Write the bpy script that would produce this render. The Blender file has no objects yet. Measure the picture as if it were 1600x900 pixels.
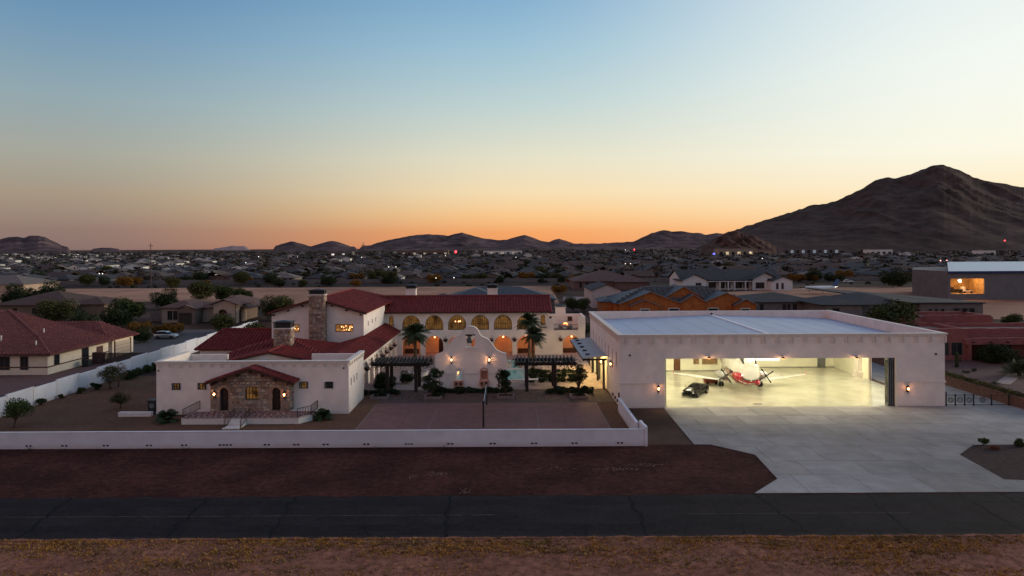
import bpy, math, random
from mathutils import Vector, noise
R = math.radians
S = bpy.context.scene
C = bpy.context.collection
rnd = random.Random(7)

# ------------------------------------------------------------------ camera, sky, sun
cam = bpy.data.objects.new('camera', bpy.data.cameras.new('camera'))
C.objects.link(cam); S.camera = cam
cam.data.sensor_width = 36; cam.data.lens = 24.0
cam.data.clip_start = 0.5; cam.data.clip_end = 60000
cam.location = (0, 0, 20)
from mathutils import Matrix
cam.rotation_euler = (Matrix.Rotation(R(90), 3, 'X') @ Matrix.Rotation(R(-0.3), 3, 'Z')).to_euler()
cam.data.shift_x = 6 / 1600; cam.data.shift_y = -63 / 1600     # level camera with a shifted frame: upright walls stay upright, as in the photograph
S.render.resolution_x = 1024; S.render.resolution_y = 576
S.view_settings.view_transform = 'Standard'; S.view_settings.look = 'None'
S.view_settings.exposure = 0; S.view_settings.gamma = 1
SUN_AZ = 58.0      # where the sun has just gone down, degrees right of straight ahead

def lin(c):
    return tuple((x / 255 / 12.92) if x / 255 <= 0.04045 else ((x / 255 + 0.055) / 1.055) ** 2.4 for x in c) + (1,)

w = bpy.data.worlds.new('World'); S.world = w; w.use_nodes = True
nt = w.node_tree; nt.nodes.clear()
def N(t, **k):
    n = nt.nodes.new(t)
    for a, b in k.items(): setattr(n, a, b)
    return n
def M(op, a, b=None, clamp=False):
    n = N('ShaderNodeMath', operation=op, use_clamp=clamp)
    for i, v in enumerate((a, b)):
        if v is None: continue
        if isinstance(v, (int, float)): n.inputs[i].default_value = v
        else: nt.links.new(v, n.inputs[i])
    return n.outputs[0]
tc = N('ShaderNodeTexCoord'); nm = N('ShaderNodeVectorMath', operation='NORMALIZE')
nt.links.new(tc.outputs['Generated'], nm.inputs[0])
sx = N('ShaderNodeSeparateXYZ'); nt.links.new(nm.outputs[0], sx.inputs[0])
X_, Y_, Z_ = sx.outputs
hor = M('SQRT', M('MAXIMUM', M('ADD', M('MULTIPLY', X_, X_), M('MULTIPLY', Y_, Y_)), 1e-6))
dot = M('DIVIDE', M('ADD', M('MULTIPLY', X_, math.sin(R(SUN_AZ))), M('MULTIPLY', Y_, math.cos(R(SUN_AZ)))), hor)
ang = M('DIVIDE', M('ARCCOSINE', M('MAXIMUM', M('MINIMUM', dot, 1), -1)), math.pi)   # 0 at the sunset, 1 opposite
elv = M('SQRT', M('MAXIMUM', Z_, 0))
def ramp(stops):
    r = N('ShaderNodeValToRGB'); r.color_ramp.interpolation = 'EASE' if False else 'LINEAR'
    e = r.color_ramp.elements
    while len(e) < len(stops): e.new(0.5)
    for el, (deg, c) in zip(e, stops):
        el.position = math.sqrt(math.sin(R(deg))); el.color = lin(c)
    nt.links.new(elv, r.inputs[0]); return r.outputs[0]
SKY = {
 'sun':  [(0, (255, 188, 128)), (1.5, (255, 214, 158)), (4, (255, 238, 202)), (7, (252, 250, 232)), (13, (245, 250, 243)), (21, (228, 239, 240)), (30, (190, 212, 226)), (45, (142, 168, 196)), (90, (104, 122, 156))],
 'mid':  [(0, (236, 142, 88)), (1.3, (247, 168, 104)), (2.8, (251, 202, 142)), (4.6, (247, 222, 178)), (7.5, (230, 225, 200)), (12, (191, 211, 211)), (16.5, (158, 194, 213)), (21, (128, 172, 207)), (45, (108, 138, 176)), (90, (104, 122, 156))],
 'left': [(0, (130, 108, 105)), (1.5, (146, 122, 113)), (4, (166, 150, 130)), (7, (166, 167, 156)), (11, (146, 168, 176)), (16, (114, 152, 182)), (21, (88, 130, 170)), (45, (96, 124, 162)), (90, (104, 122, 156))],
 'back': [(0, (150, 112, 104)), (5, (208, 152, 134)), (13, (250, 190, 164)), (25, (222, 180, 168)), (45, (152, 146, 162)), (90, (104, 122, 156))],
}
def smix(fac, a, b):
    m = N('ShaderNodeMix', data_type='RGBA'); nt.links.new(fac, m.inputs[0])
    nt.links.new(a, m.inputs[6]); nt.links.new(b, m.inputs[7]); return m.outputs[2]
def seg(lo, hi):
    t = M('DIVIDE', M('SUBTRACT', ang, lo), hi - lo, clamp=True)
    return M('MULTIPLY', M('MULTIPLY', t, t), M('SUBTRACT', 3, M('MULTIPLY', t, 2)))
c = smix(seg(18 / 180, 60 / 180), ramp(SKY['sun']), ramp(SKY['mid']))
c = smix(seg(54 / 180, 93 / 180), c, ramp(SKY['left']))
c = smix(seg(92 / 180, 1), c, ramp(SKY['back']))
bg = N('ShaderNodeBackground'); bg.inputs[1].default_value = 1.0
nt.links.new(c, bg.inputs[0])
wo = N('ShaderNodeOutputWorld'); nt.links.new(bg.outputs[0], wo.inputs[0])

sd = bpy.data.lights.new('afterglow', 'SUN'); sd.energy = 2.1; sd.angle = R(24); sd.color = (1.0, 0.85, 0.64)
sun = bpy.data.objects.new('afterglow', sd); C.objects.link(sun)
saz, sel = R(70), R(9)
sun.rotation_euler = Vector((-math.sin(saz) * math.cos(sel), -math.cos(saz) * math.cos(sel), -math.sin(sel))).to_track_quat('-Z', 'Y').to_euler()

# ------------------------------------------------------------------ helpers
F = 1066.7
def hy(px): return 387 - (px - 800) * 0.0052      # horizon row
def gx(px, Y): return (px - 794) * Y / F
def gy(py, px=800): return 20 * F / (py - hy(px))
def gz(py, Y, px=800): return 20 - (py - hy(px)) * Y / F

MATS = {}
def mat(name, col, rough=0.85, var=0.12, scale=1.0, bump=0.0, bscale=8.0, metal=0.0, col2=None, big=0.0, emis=None, estr=0.0, coat=0.0, spec=0.3, wave=None, dirt=None):
    if name in MATS: return MATS[name]
    m = bpy.data.materials.new(name); m.use_nodes = True; t = m.node_tree; n = t.nodes; L = t.links
    b = n['Principled BSDF']; b.inputs['Roughness'].default_value = rough; b.inputs['Metallic'].default_value = metal
    b.inputs['Specular IOR Level'].default_value = spec
    if coat: b.inputs['Coat Weight'].default_value = coat; b.inputs['Coat Roughness'].default_value = 0.04
    g = n.new('ShaderNodeNewGeometry')
    tx = n.new('ShaderNodeTexNoise'); tx.inputs['Scale'].default_value = scale; tx.inputs['Detail'].default_value = 7; tx.inputs['Roughness'].default_value = 0.62
    L.new(g.outputs['Position'], tx.inputs['Vector'])
    cr = n.new('ShaderNodeValToRGB'); e = cr.color_ramp.elements
    c2 = col2 or tuple(x * (1 - var * 2) for x in col); c1 = col if col2 else tuple(min(1, x * (1 + var)) for x in col)
    e[0].position = 0.36; e[1].position = 0.66; e[0].color = (*c2, 1); e[1].color = (*c1, 1)
    L.new(tx.outputs[0], cr.inputs[0]); out = cr.outputs[0]
    if big:
        t2 = n.new('ShaderNodeTexNoise'); t2.inputs['Scale'].default_value = scale * 0.13; t2.inputs['Detail'].default_value = 5
        L.new(g.outputs['Position'], t2.inputs['Vector'])
        mr = n.new('ShaderNodeMapRange'); mr.inputs[1].default_value = 0.35; mr.inputs[2].default_value = 0.65
        mr.inputs[3].default_value = 1 - big; mr.inputs[4].default_value = 1 + big * 0.6
        L.new(t2.outputs[0], mr.inputs[0])
        mx = n.new('ShaderNodeMix'); mx.data_type = 'RGBA'; mx.blend_type = 'MULTIPLY'; mx.inputs[0].default_value = 1
        L.new(out, mx.inputs[6]); L.new(mr.outputs[0], mx.inputs[7]); out = mx.outputs[2]
    if dirt:   # (colour, height) splash dirt with its own noisy edge near the ground
        sp = n.new('ShaderNodeSeparateXYZ'); L.new(g.outputs['Position'], sp.inputs[0])
        ma = n.new('ShaderNodeMath'); ma.operation = 'MULTIPLY_ADD'; ma.inputs[1].default_value = -1.6; ma.inputs[2].default_value = 1.0
        L.new(tx.outputs[0], ma.inputs[0])
        ad = n.new('ShaderNodeMath'); ad.operation = 'ADD'; L.new(sp.outputs[2], ad.inputs[0]); L.new(ma.outputs[0], ad.inputs[1])
        mr = n.new('ShaderNodeMapRange'); mr.inputs[1].default_value = 0.0; mr.inputs[2].default_value = dirt[1]; mr.inputs[3].default_value = 0.55; mr.inputs[4].default_value = 0
        L.new(ad.outputs[0], mr.inputs[0])
        mx = n.new('ShaderNodeMix'); mx.data_type = 'RGBA'; L.new(mr.outputs[0], mx.inputs[0]); L.new(out, mx.inputs[6]); mx.inputs[7].default_value = (*dirt[0], 1); out = mx.outputs[2]
    L.new(out, b.inputs['Base Color'])
    if bump:
        tb = n.new('ShaderNodeTexNoise'); tb.inputs['Scale'].default_value = bscale; tb.inputs['Detail'].default_value = 5
        L.new(g.outputs['Position'], tb.inputs['Vector'])
        bu = n.new('ShaderNodeBump'); bu.inputs['Strength'].default_value = bump; bu.inputs['Distance'].default_value = 0.05
        L.new(tb.outputs[0], bu.inputs['Height']); L.new(bu.outputs[0], b.inputs['Normal'])
    if emis:
        b.inputs['Emission Strength'].default_value = estr
        if var > 0.3:
            mx = n.new('ShaderNodeMix'); mx.data_type = 'RGBA'; mx.blend_type = 'MULTIPLY'; mx.inputs[0].default_value = 1
            c2r = n.new('ShaderNodeValToRGB'); c2r.color_ramp.elements[0].position = 0.35; c2r.color_ramp.elements[1].position = 0.6
            c2r.color_ramp.elements[0].color = (0.18, 0.14, 0.1, 1)
            L.new(tx.outputs[0], c2r.inputs[0]); L.new(c2r.outputs[0], mx.inputs[6]); mx.inputs[7].default_value = (*emis, 1)
            L.new(mx.outputs[2], b.inputs['Emission Color'])
        else: b.inputs['Emission Color'].default_value = (*emis, 1)
    MATS[name] = m; return m

class MB:
    def __init__(s): s.v = []; s.f = []; s.m = []
    def poly(s, pts, m=0):
        i = len(s.v); s.v += [tuple(p) for p in pts]; s.f.append(tuple(range(i, i + len(pts)))); s.m.append(m); return s
    def box(s, x0, x1, y0, y1, z0, z1, m=0):
        i = len(s.v)
        s.v += [(x0, y0, z0), (x1, y0, z0), (x1, y1, z0), (x0, y1, z0), (x0, y0, z1), (x1, y0, z1), (x1, y1, z1), (x0, y1, z1)]
        for q in ((0, 3, 2, 1), (4, 5, 6, 7), (0, 1, 5, 4), (1, 2, 6, 5), (2, 3, 7, 6), (3, 0, 4, 7)):
            s.f.append(tuple(i + k for k in q)); s.m.append(m)
        return s
    def prism(s, pts, d, m=0):       # pts: 3d polygon, d: extrusion vector
        d = Vector(d); i = len(s.v); n = len(pts)
        s.v += [tuple(p) for p in pts] + [tuple(Vector(p) + d) for p in pts]
        s.f.append(tuple(i + k for k in range(n - 1, -1, -1))); s.f.append(tuple(i + n + k for k in range(n))); s.m += [m, m]
        for k in range(n):
            a, b = i + k, i + (k + 1) % n
            s.f.append((a, b, b + n, a + n)); s.m.append(m)
        return s
    def bar(s, p0, p1, wd, ht=None, m=0):
        p0, p1 = Vector(p0), Vector(p1); d = (p1 - p0).normalized(); ht = ht or wd
        up = Vector((0, 0, 1)) if abs(d.z) < 0.95 else Vector((0, 1, 0))
        a = d.cross(up).normalized() * wd / 2; b = a.cross(d).normalized() * ht / 2
        return s.prism([p0 - a - b, p0 + a - b, p0 + a + b, p0 - a + b], p1 - p0, m)
    def tube(s, pts, rs, n=8, m=0, cap=True):
        rings = []
        for k, p in enumerate(pts):
            p = Vector(p); q0 = Vector(pts[max(0, k - 1)]); q1 = Vector(pts[min(len(pts) - 1, k + 1)])
            d = (q1 - q0).normalized(); up = Vector((0, 0, 1)) if abs(d.z) < 0.9 else Vector((1, 0, 0))
            a = d.cross(up).normalized(); b = d.cross(a).normalized(); r = rs[k] if isinstance(rs, (list, tuple)) else rs
            rings.append([len(s.v) + j for j in range(n)])
            s.v += [tuple(p + a * r * math.cos(6.2832 * j / n) + b * r * math.sin(6.2832 * j / n)) for j in range(n)]
        for A, B in zip(rings, rings[1:]):
            for j in range(n):
                s.f.append((A[j], A[(j + 1) % n], B[(j + 1) % n], B[j])); s.m.append(m)
        if cap: s.f.append(tuple(rings[0][::-1])); s.f.append(tuple(rings[-1])); s.m += [m, m]
        return s
    def ball(s, c, r, n=8, m=0, sz=1.0):
        k = n // 2; c = Vector(c)
        return s.tube([c + Vector((0, 0, -r * sz * math.cos(math.pi * i / k) )) for i in range(k + 1)], [max(0.001, r * math.sin(math.pi * i / k)) for i in range(k + 1)], n, m)
    def mesh(s, name, mats, off=(0, 0, 0), smooth=False):
        me = bpy.data.meshes.new(name)
        o = off
        me.from_pydata([(v[0] - o[0], v[1] - o[1], v[2] - o[2]) for v in s.v], [], s.f)
        if not isinstance(mats, (list, tuple)): mats = [mats]
        for m in mats: me.materials.append(m)
        if len(mats) > 1: me.polygons.foreach_set('material_index', s.m)
        if smooth: me.polygons.foreach_set('use_smooth', [True] * len(s.f))
        me.update(); return me
    def build(s, name, mats, parent=None, world=True, smooth=False, kind=None, label=None):
        off = Vector((0, 0, 0))
        if parent is not None and world:
            p = parent
            while p: off += p.location; p = p.parent
        o = bpy.data.objects.new(name, s.mesh(name, mats, off, smooth)); C.objects.link(o)
        if parent is not None: o.parent = parent
        if kind: o['kind'] = kind
        if label: o['label'] = label
        return o
def inst(name, me, parent, loc, rz=0, sc=None):
    o = bpy.data.objects.new(name, me); C.objects.link(o); o.parent = parent
    o.location = loc; o.rotation_euler = (0, 0, rz)
    if sc: o.scale = sc
    return o
def thing(name, label, cat, loc=(0, 0, 0), rz=0, group=None):
    o = bpy.data.objects.new(name, None); C.objects.link(o); o.empty_display_size = 0.2
    o.location = loc; o.rotation_euler = (0, 0, rz); o['label'] = label; o['category'] = cat
    if group: o['group'] = group
    return o
def tag(o, label, cat, group=None):
    o['label'] = label; o['category'] = cat
    if group: o['group'] = group
    return o
def kids(o): return [c for c in bpy.data.objects if c.parent == o]
def copy_tree(o, tree, parent=None):
    c = o.copy(); C.objects.link(c)
    if parent: c.parent = parent
    for ch in tree.get(o.name, []): copy_tree(ch, tree, c)
    return c
def tree_of(root):
    d = {}
    for o in list(C.objects):
        if o.parent: d.setdefault(o.parent.name, []).append(o)
    return d
def dup(root, tree, loc, rz=None, sc=None, label=None, group=None):
    c = copy_tree(root, tree); c.location = loc
    if rz is not None: c.rotation_euler = (0, 0, rz)
    if sc: c.scale = (sc, sc, sc) if isinstance(sc, (int, float)) else sc
    if label: c['label'] = label
    if group: c['group'] = group
    return c
def ground(name, pts, z, m, kind='structure', parent=None):
    o = MB().poly([(p[0], p[1], z) for p in pts]).build(name, m, parent)
    if not parent: o['kind'] = kind
    return o
def rect(x0, x1, y0, y1): return [(x0, y0), (x1, y0), (x1, y1), (x0, y1)]

def wall(mb, org, u, L, z0, z1, th, ops=(), m=0, nseg=12):
    """wall from org along u (2d unit), thickness th towards left-hand normal of u; ops: (centre, width, zb, zt, arched)"""
    ux, uy = u; nx, ny = -uy, ux
    def P(s, z, d): return (org[0] + ux * s + nx * d, org[1] + uy * s + ny * d, z)
    br = {0.0, float(L)}
    for c, wd, zb, zt, ar in ops:
        k = nseg if ar else 1
        for i in range(k + 1):
            br.add(round(c - wd / 2 * math.cos(math.pi * i / k), 5) if ar else round(c - wd / 2 + wd * i / k, 5))
    br = sorted(b for b in br if -1e-6 <= b <= L + 1e-6)
    def top(o, s):
        c, wd, zb, zt, ar = o
        if not ar: return zt
        r = wd / 2; return zt - r * ar + ar * math.sqrt(max(0, r * r - (s - c) ** 2))
    for a, b in zip(br, br[1:]):
        if b - a < 1e-4: continue
        mid = (a + b) / 2
        cov = sorted((o for o in ops if abs(mid - o[0]) < o[1] / 2), key=lambda o: o[2])
        lo = (z0, z0); 
        spans = []
        for o in cov:
            if o[2] > z0 + 1e-4: spans.append((lo, (o[2], o[2])))
            lo = (top(o, a), top(o, b))
        spans.append((lo, (z1, z1)))
        for (la, lb), (ha, hb) in spans:
            mb.poly([P(a, la, 0), P(b, lb, 0), P(b, hb, 0), P(a, ha, 0)], m)
            mb.poly([P(b, lb, th), P(a, la, th), P(a, ha, th), P(b, hb, th)], m)
            mb.poly([P(a, la, 0), P(a, la, th), P(b, lb, th), P(b, lb, 0)], m)
            mb.poly([P(a, ha, 0), P(b, hb, 0), P(b, hb, th), P(a, ha, th)], m)
    for s in (0, L):
        mb.poly([P(s, z0, 0), P(s, z1, 0), P(s, z1, th), P(s, z0, th)], m)
    for o in ops:
        for s in (o[0] - o[1] / 2, o[0] + o[1] / 2):
            mb.poly([P(s, o[2], 0), P(s, top(o, s), 0), P(s, top(o, s), th), P(s, o[2], th)], m)
    return P

def tiles(mb, poly, sp=0.56, seglen=0.6, r=0.2, m=0, base=True, th=0.14, mvar=0):
    """planar convex roof polygon covered by rows of barrel tiles running up the slope"""
    P = [Vector(p) for p in poly]
    n = (P[1] - P[0]).cross(P[2] - P[0]).normalized()
    if n.z < 0: n = -n
    g = (Vector((0, 0, 1)) - n * n.z).normalized(); a = g.cross(n).normalized()
    o = P[0]
    q = [((p - o).dot(a), (p - o).dot(g)) for p in P]
    if base:
        mb.prism([p - n * th for p in P], n * th, m)
    amin, amax = min(x for x, _ in q), max(x for x, _ in q)
    k = 0; x = amin + sp / 2
    while x < amax:
        ys = []
        for (x0, y0), (x1, y1) in zip(q, q[1:] + q[:1]):
            if (x0 - x) * (x1 - x) < 0: ys.append(y0 + (y1 - y0) * (x - x0) / (x1 - x0))
        if len(ys) >= 2:
            y0, y1 = min(ys), max(ys); ns = max(1, int(round((y1 - y0) / seglen)))
            for i in range(ns):
                ya = y0 + (y1 - y0) * i / ns; yb = y0 + (y1 - y0) * (i + 1) / ns + 0.03
                ra = r * rnd.uniform(0.95, 1.06); rb = r * 0.8
                mm = m + (rnd.randrange(mvar) if mvar else 0)
                A = o + a * x + g * ya; B = o + a * x + g * yb
                pa = [A - a * ra, A - a * ra * .55 + n * ra * .85, A + a * ra * .55 + n * ra * .85, A + a * ra]
                pb = [B - a * rb, B - a * rb * .55 + n * rb * .8, B + a * rb * .55 + n * rb * .8, B + a * rb]
                for j in range(3): mb.poly([pa[j], pa[j + 1], pb[j + 1], pb[j]], mm)
                mb.poly(pa[::-1], mm)
        x += sp; k += 1
def lamp(parent, loc, watts, col=(1, 0.5, 0.2), r=0.08, name='lamp_light'):
    d = bpy.data.lights.new(name, 'POINT'); d.energy = watts; d.color = col; d.shadow_soft_size = r
    o = bpy.data.objects.new(name, d); C.objects.link(o)
    off = Vector((0, 0, 0)); p = parent
    while p: off += p.location; p = p.parent
    o.parent = parent; o.location = Vector(loc) - off
    return o
def hip(mb, x0, x1, y0, y1, z, sl, ov=0.5, th=0.18, m=0, tile=None, gable=''):
    """hip roof (or gable ends: 'x-','x+','y-','y+') over a rectangle; ridge along the longer side. returns ridge height"""
    x0 -= ov; x1 += ov; y0 -= ov; y1 += ov; z -= ov * sl
    W_, D_ = x1 - x0, y1 - y0
    if W_ >= D_:
        hr = D_ / 2 * sl; i0 = 0 if 'x-' in gable else D_ / 2; i1 = 0 if 'x+' in gable else D_ / 2
        ym = (y0 + y1) / 2; a = (x0 + i0, ym, z + hr); b = (x1 - i1, ym, z + hr)
        pl = [[(x0, y0, z), (x1, y0, z), b, a], [(x1, y1, z), (x0, y1, z), a, b]]
        if i0: pl.append([(x0, y1, z), (x0, y0, z), a])
        if i1: pl.append([(x1, y0, z), (x1, y1, z), b])
    else:
        hr = W_ / 2 * sl; i0 = 0 if 'y-' in gable else W_ / 2; i1 = 0 if 'y+' in gable else W_ / 2
        xm = (x0 + x1) / 2; a = (xm, y0 + i0, z + hr); b = (xm, y1 - i1, z + hr)
        pl = [[(x1, y0, z), (x1, y1, z), b, a], [(x0, y1, z), (x0, y0, z), a, b]]
        if i0: pl.append([(x0, y0, z), (x1, y0, z), a])
        if i1: pl.append([(x1, y1, z), (x0, y1, z), b])
    for p in pl:
        if tile: tiles(mb, p, m=m, th=th, **tile)
        else: mb.prism([(q[0], q[1], q[2] - th) for q in p], (0, 0, th), m)
    return z + hr

# ------------------------------------------------------------------ materials
STUC = mat('stucco', (0.84, 0.74, 0.685), 0.9, 0.05, 0.6, 0.25, 30, big=0.06, dirt=((0.42, 0.33, 0.28), 0.5))
STUC2 = mat('stucco_boundary', (0.70, 0.70, 0.76), 0.9, 0.05, 0.5, 0.2, 25, big=0.10, dirt=((0.34, 0.21, 0.18), 0.75))
TRIM = mat('stucco_trim', (0.74, 0.67, 0.62), 0.85, 0.05, 2)
TILE = [mat('clay_tile', (0.20, 0.022, 0.019), 0.75, 0.2, 3), mat('clay_tile_dark', (0.17, 0.019, 0.017), 0.8, 0.2, 3), mat('clay_tile_light', (0.235, 0.028, 0.022), 0.75, 0.2, 3)]
TBR = [mat('brown_tile', (0.23, 0.07, 0.06), 0.85, 0.2, 2), mat('brown_tile_dark', (0.20, 0.062, 0.055), 0.85, 0.2, 2)]
BLACK = mat('dark_metal', (0.02, 0.018, 0.018), 0.5, 0.1, 5)
WOOD = mat('dark_wood', (0.035, 0.022, 0.018), 0.7, 0.3, 4)
BEAM = mat('brown_beam', (0.07, 0.03, 0.02), 0.7, 0.3, 4)
CARG = mat('car_glass', (0.006, 0.006, 0.007), 0.1, 0.02, 1, spec=0.1)
GLASS = mat('dark_glass', (0.02, 0.022, 0.026), 0.08, 0.1, 1, spec=0.6)
AMBER = mat('lit_window_amber', (0.1, 0.06, 0.02), 0.2, 0.4, 0.9, emis=(0.50, 0.235, 0.06), estr=0.30)
GLOW = mat('lit_window_bright', (0.1, 0.06, 0.02), 0.2, 0.4, 2.0, emis=(1.0, 0.42, 0.12), estr=0.5)
BULB = mat('lamp_bulb', (1, 0.8, 0.6), 0.4, 0, emis=(1.0, 0.42, 0.16), estr=6)
BULBW = mat('lamp_bulb_white', (1, 1, 1), 0.4, 0, emis=(1.0, 0.86, 0.66), estr=9)
CONC = [mat('concrete_%s' % n, c, 0.8, 0.10, 0.45, 0.1, 20, big=0.2) for n, c in (('pale', (0.29, 0.275, 0.27)), ('grey', (0.265, 0.253, 0.248)), ('warm', (0.28, 0.262, 0.25)), ('bright', (0.315, 0.30, 0.293)))]
ASPH = mat('asphalt', (0.024, 0.019, 0.021), 0.9, 0.15, 3, 0.3, 40, big=0.25, spec=0.1)
TAR = mat('tar_seal', (0.005, 0.005, 0.006), 0.8, 0.1, 3, spec=0.1)
DIRT = mat('red_dirt', (0.070, 0.026, 0.022), 0.95, 0.2, 1.6, 0.4, 12, big=0.35, spec=0.05)
VERGE = mat('verge_dirt', (0.27, 0.115, 0.078), 0.95, 0.22, 1.8, 0.5, 9, big=0.25, spec=0.05)
YARD = mat('yard_gravel', (0.165, 0.086, 0.056), 0.95, 0.12, 2.0, 0.4, 14, big=0.12, spec=0.05)
DESERT = mat('desert_ground', (0.10, 0.062, 0.05), 0.95, 0.3, 0.06, 0.2, 2, big=0.3, spec=0.05)
LOT = mat('bare_lot', (0.43, 0.235, 0.16), 0.95, 0.14, 0.05, 0.2, 1, big=0.25, spec=0.05)
PAVE = mat('court_paving', (0.36, 0.265, 0.235), 0.85, 0.1, 0.8, 0.1, 20, big=0.1)
COURT = mat('court_surface', (0.21, 0.096, 0.084), 0.85, 0.08, 0.8, 0.1, 20, big=0.1)

# ------------------------------------------------------------------ ground sheets
g0 = MB()
xs = [-30000, -3000, -800, -200, 200, 800, 3000, 30000]
for a, b in zip(xs, xs[1:]):
    for c_, d_ in zip([-400, 41, 400, 2000, 8000, 40000], [41, 400, 2000, 8000, 40000]):
        g0.poly([(a, c_, 0), (b, c_, 0), (b, d_, 0), (a, d_, 0)])
g0.build('ground', DESERT)['kind'] = 'structure'
ground('verge', rect(-160, 160, -40, 47.1), 0.004, VERGE)
ground('dirt_strip', rect(-160, 160, 54.6, 69), 0.004, DIRT)
road = ground('road', rect(-200, 200, 47.0, 55.2), 0.012, ASPH)
wheel_m = mat('asphalt_worn', (0.018, 0.015, 0.017), 0.85, 0.15, 2, 0.2, 40, big=0.2, spec=0.1)
edge_m = mat('asphalt_edge', (0.032, 0.026, 0.027), 0.9, 0.15, 2, 0.2, 40, big=0.2, spec=0.1)
for y0, y1, mm, nm_ in ((53.0, 54.2, wheel_m, 'worn_track'), (48.3, 49.4, wheel_m, 'worn_track'), (47.02, 47.5, edge_m, 'road_edge'), (54.8, 55.18, edge_m, 'road_edge')):
    MB().poly([(x, y, 0.016) for x, y in rect(-200, 200, y0, y1)]).build(nm_, mm, road)
LINE = mat('faded_paint', (0.085, 0.08, 0.06), 0.9, 0.4, 1.2)
MB().poly([(x, y, 0.02) for x, y in rect(-60, -1, 51.05, 51.12)]).build('centre_line', LINE, road)
MB().poly([(x, y, 0.02) for x, y in rect(13, 30, 51.05, 51.12)]).build('centre_line', LINE, road)
def crack(px0, px1, wob=0.35, wd=0.09, y0=55.15, y1=47.02, seed=0):
    r = random.Random(seed); n = 14; mb = MB(); pts = []
    x0, x1 = gx(px0, 55.1), gx(px1, 47)
    for i in range(n + 1):
        t = i / n; pts.append((x0 + (x1 - x0) * t + (r.uniform(-wob, wob) if 0 < i < n else 0), y0 + (y1 - y0) * t))
    for (a, b), (c_, d_) in zip(pts, pts[1:]):
        w0 = wd * r.uniform(.5, 1.1)
        mb.poly([(a - w0 / 2, b, 0.024), (a + w0 / 2, b, 0.024), (c_ + w0 / 2, d_, 0.024), (c_ - w0 / 2, d_, 0.024)])
    return mb.build('tar_seam', TAR, road)
for i, (a, b, wo_) in enumerate(((108, 22, .25), (325, 252, .25), (458, 418, .25), (703, 692, .2), (982, 1012, .25), (1175, 1270, .15), (1350, 1425, .2), (1495, 1612, .25), (1560, 1690, .2), (-80, -190, .3))):
    crack(a, b, wo_, 0.22 if i in (0, 1, 3, 4) else 0.14, seed=i)
for i, (a, b) in enumerate(((1040, 1068), (1258, 1300), (1120, 1160), (900, 915), (590, 575))):
    crack(a, b, .12, 0.08, y0=49.3, seed=20 + i)

# grass on the verge
def clump_density(x, y):
    v = noise.noise(Vector((x * 0.10, y * 0.45, 3.1))) + 0.5 * noise.noise(Vector((x * 0.6, y * 0.9, 1.0)))
    v += 0.60 - 0.08 * (46.9 - y) + (0.12 if x < -12 or x > 10 else 0)
    return v
gr = random.Random(3); gms = [MB(), MB(), MB()]
for k in range(52000):
    x = gr.uniform(-38, 38); y = 47.0 - 6.8 * gr.random() ** 1.2
    v = clump_density(x, y) * (.45 + .9 * max(0, noise.noise(Vector((x * 1.3, y * 2.2, 5))) + .35))
    if gr.random() > v * .85 + .02: continue
    t = 2 if gr.random() < 0.16 else (1 if noise.noise(Vector((x * .2, y * .5, 9))) > 0.12 else 0)
    mb = gms[t]; h = gr.uniform(0.03, 0.13) * (1.15 if v > 0.5 else 0.8)
    for j in range(3):
        a = gr.uniform(0, 6.28); wv = gr.uniform(0.02, 0.045); l = h * gr.uniform(.7, 1.7); ax, ay = math.cos(a), math.sin(a)
        px_, py_ = x + gr.uniform(-.06, .06), y + gr.uniform(-.06, .06)
        mb.poly([(px_ - ay * wv, py_ + ax * wv, 0), (px_ + ay * wv, py_ - ax * wv, 0), (px_ + ax * l * .8, py_ + ay * l * .8, h)])
GM = [mat('dry_grass', (0.40, 0.19, 0.045), 0.9, 0.3, 2, spec=0.05), mat('green_grass', (0.22, 0.13, 0.035), 0.9, 0.3, 2, spec=0.05), mat('straw_grass', (0.50, 0.29, 0.11), 0.9, 0.2, 2, spec=0.05)]
for mb, gm_, lb, nm_ in zip(gms, GM, ('low dry yellow grass scattered over the reddish verge in front of the road', 'low green weeds in patches on the verge in front of the road', 'pale straw tufts on the verge in front of the road'), ('dry_grass', 'green_weeds', 'straw_grass')):
    o = mb.build(nm_, gm_); o['kind'] = 'stuff'; tag(o, lb, 'grass')
for nm_, yc, sg, mm in (('crumbled_edge', 47.0, 1, VERGE), ('crumbled_edge', 55.2, -1, DIRT)):
    mb = MB(); x = -120
    while x < 120:
        x2 = x + gr.uniform(.15, .5); h1, h2 = [max(.03, .14 + .3 * noise.noise(Vector((q * .7, yc, 0))) + gr.uniform(-.06, .1)) for q in (x, x2)]
        mb.poly([(x, yc - .1 * sg, .028), (x2, yc - .1 * sg, .028), (x2, yc + h2 * sg, .028), (x, yc + h1 * sg, .028)]); x = x2
    mb.build(nm_, mm, road)
pb = MB()
for cx_, cy_, n_, w_ in ((-6.2, 60.4, 60, 1.2), (-8.5, 59.8, 18, .5), (9.5, 61.5, 90, 2.4), (12.5, 62.6, 60, 2.0), (4, 61.8, 30, 1.5), (-3.5, 55.9, 25, .5)):
    for k in range(n_):
        s_ = gr.uniform(.03, .09); pb.ball((cx_ + gr.gauss(0, w_ * .5), cy_ + gr.gauss(0, .25), s_ * .3), s_, 4, sz=.5)
o = pb.build('rubble', mat('pale_rubble', (0.24, 0.14, 0.12), 0.95, 0.3, 3)); o['kind'] = 'stuff'; tag(o, 'small pale heaps of rubble on the dirt between the road and the white wall', 'rubble')
pb = MB()
for k in range(2600):
    x = gr.uniform(-38, 38); y = gr.uniform(40.5, 47); s_ = gr.uniform(.015, .05)
    pb.ball((x, y, s_ * .3), s_, 4, sz=.6)
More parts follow.
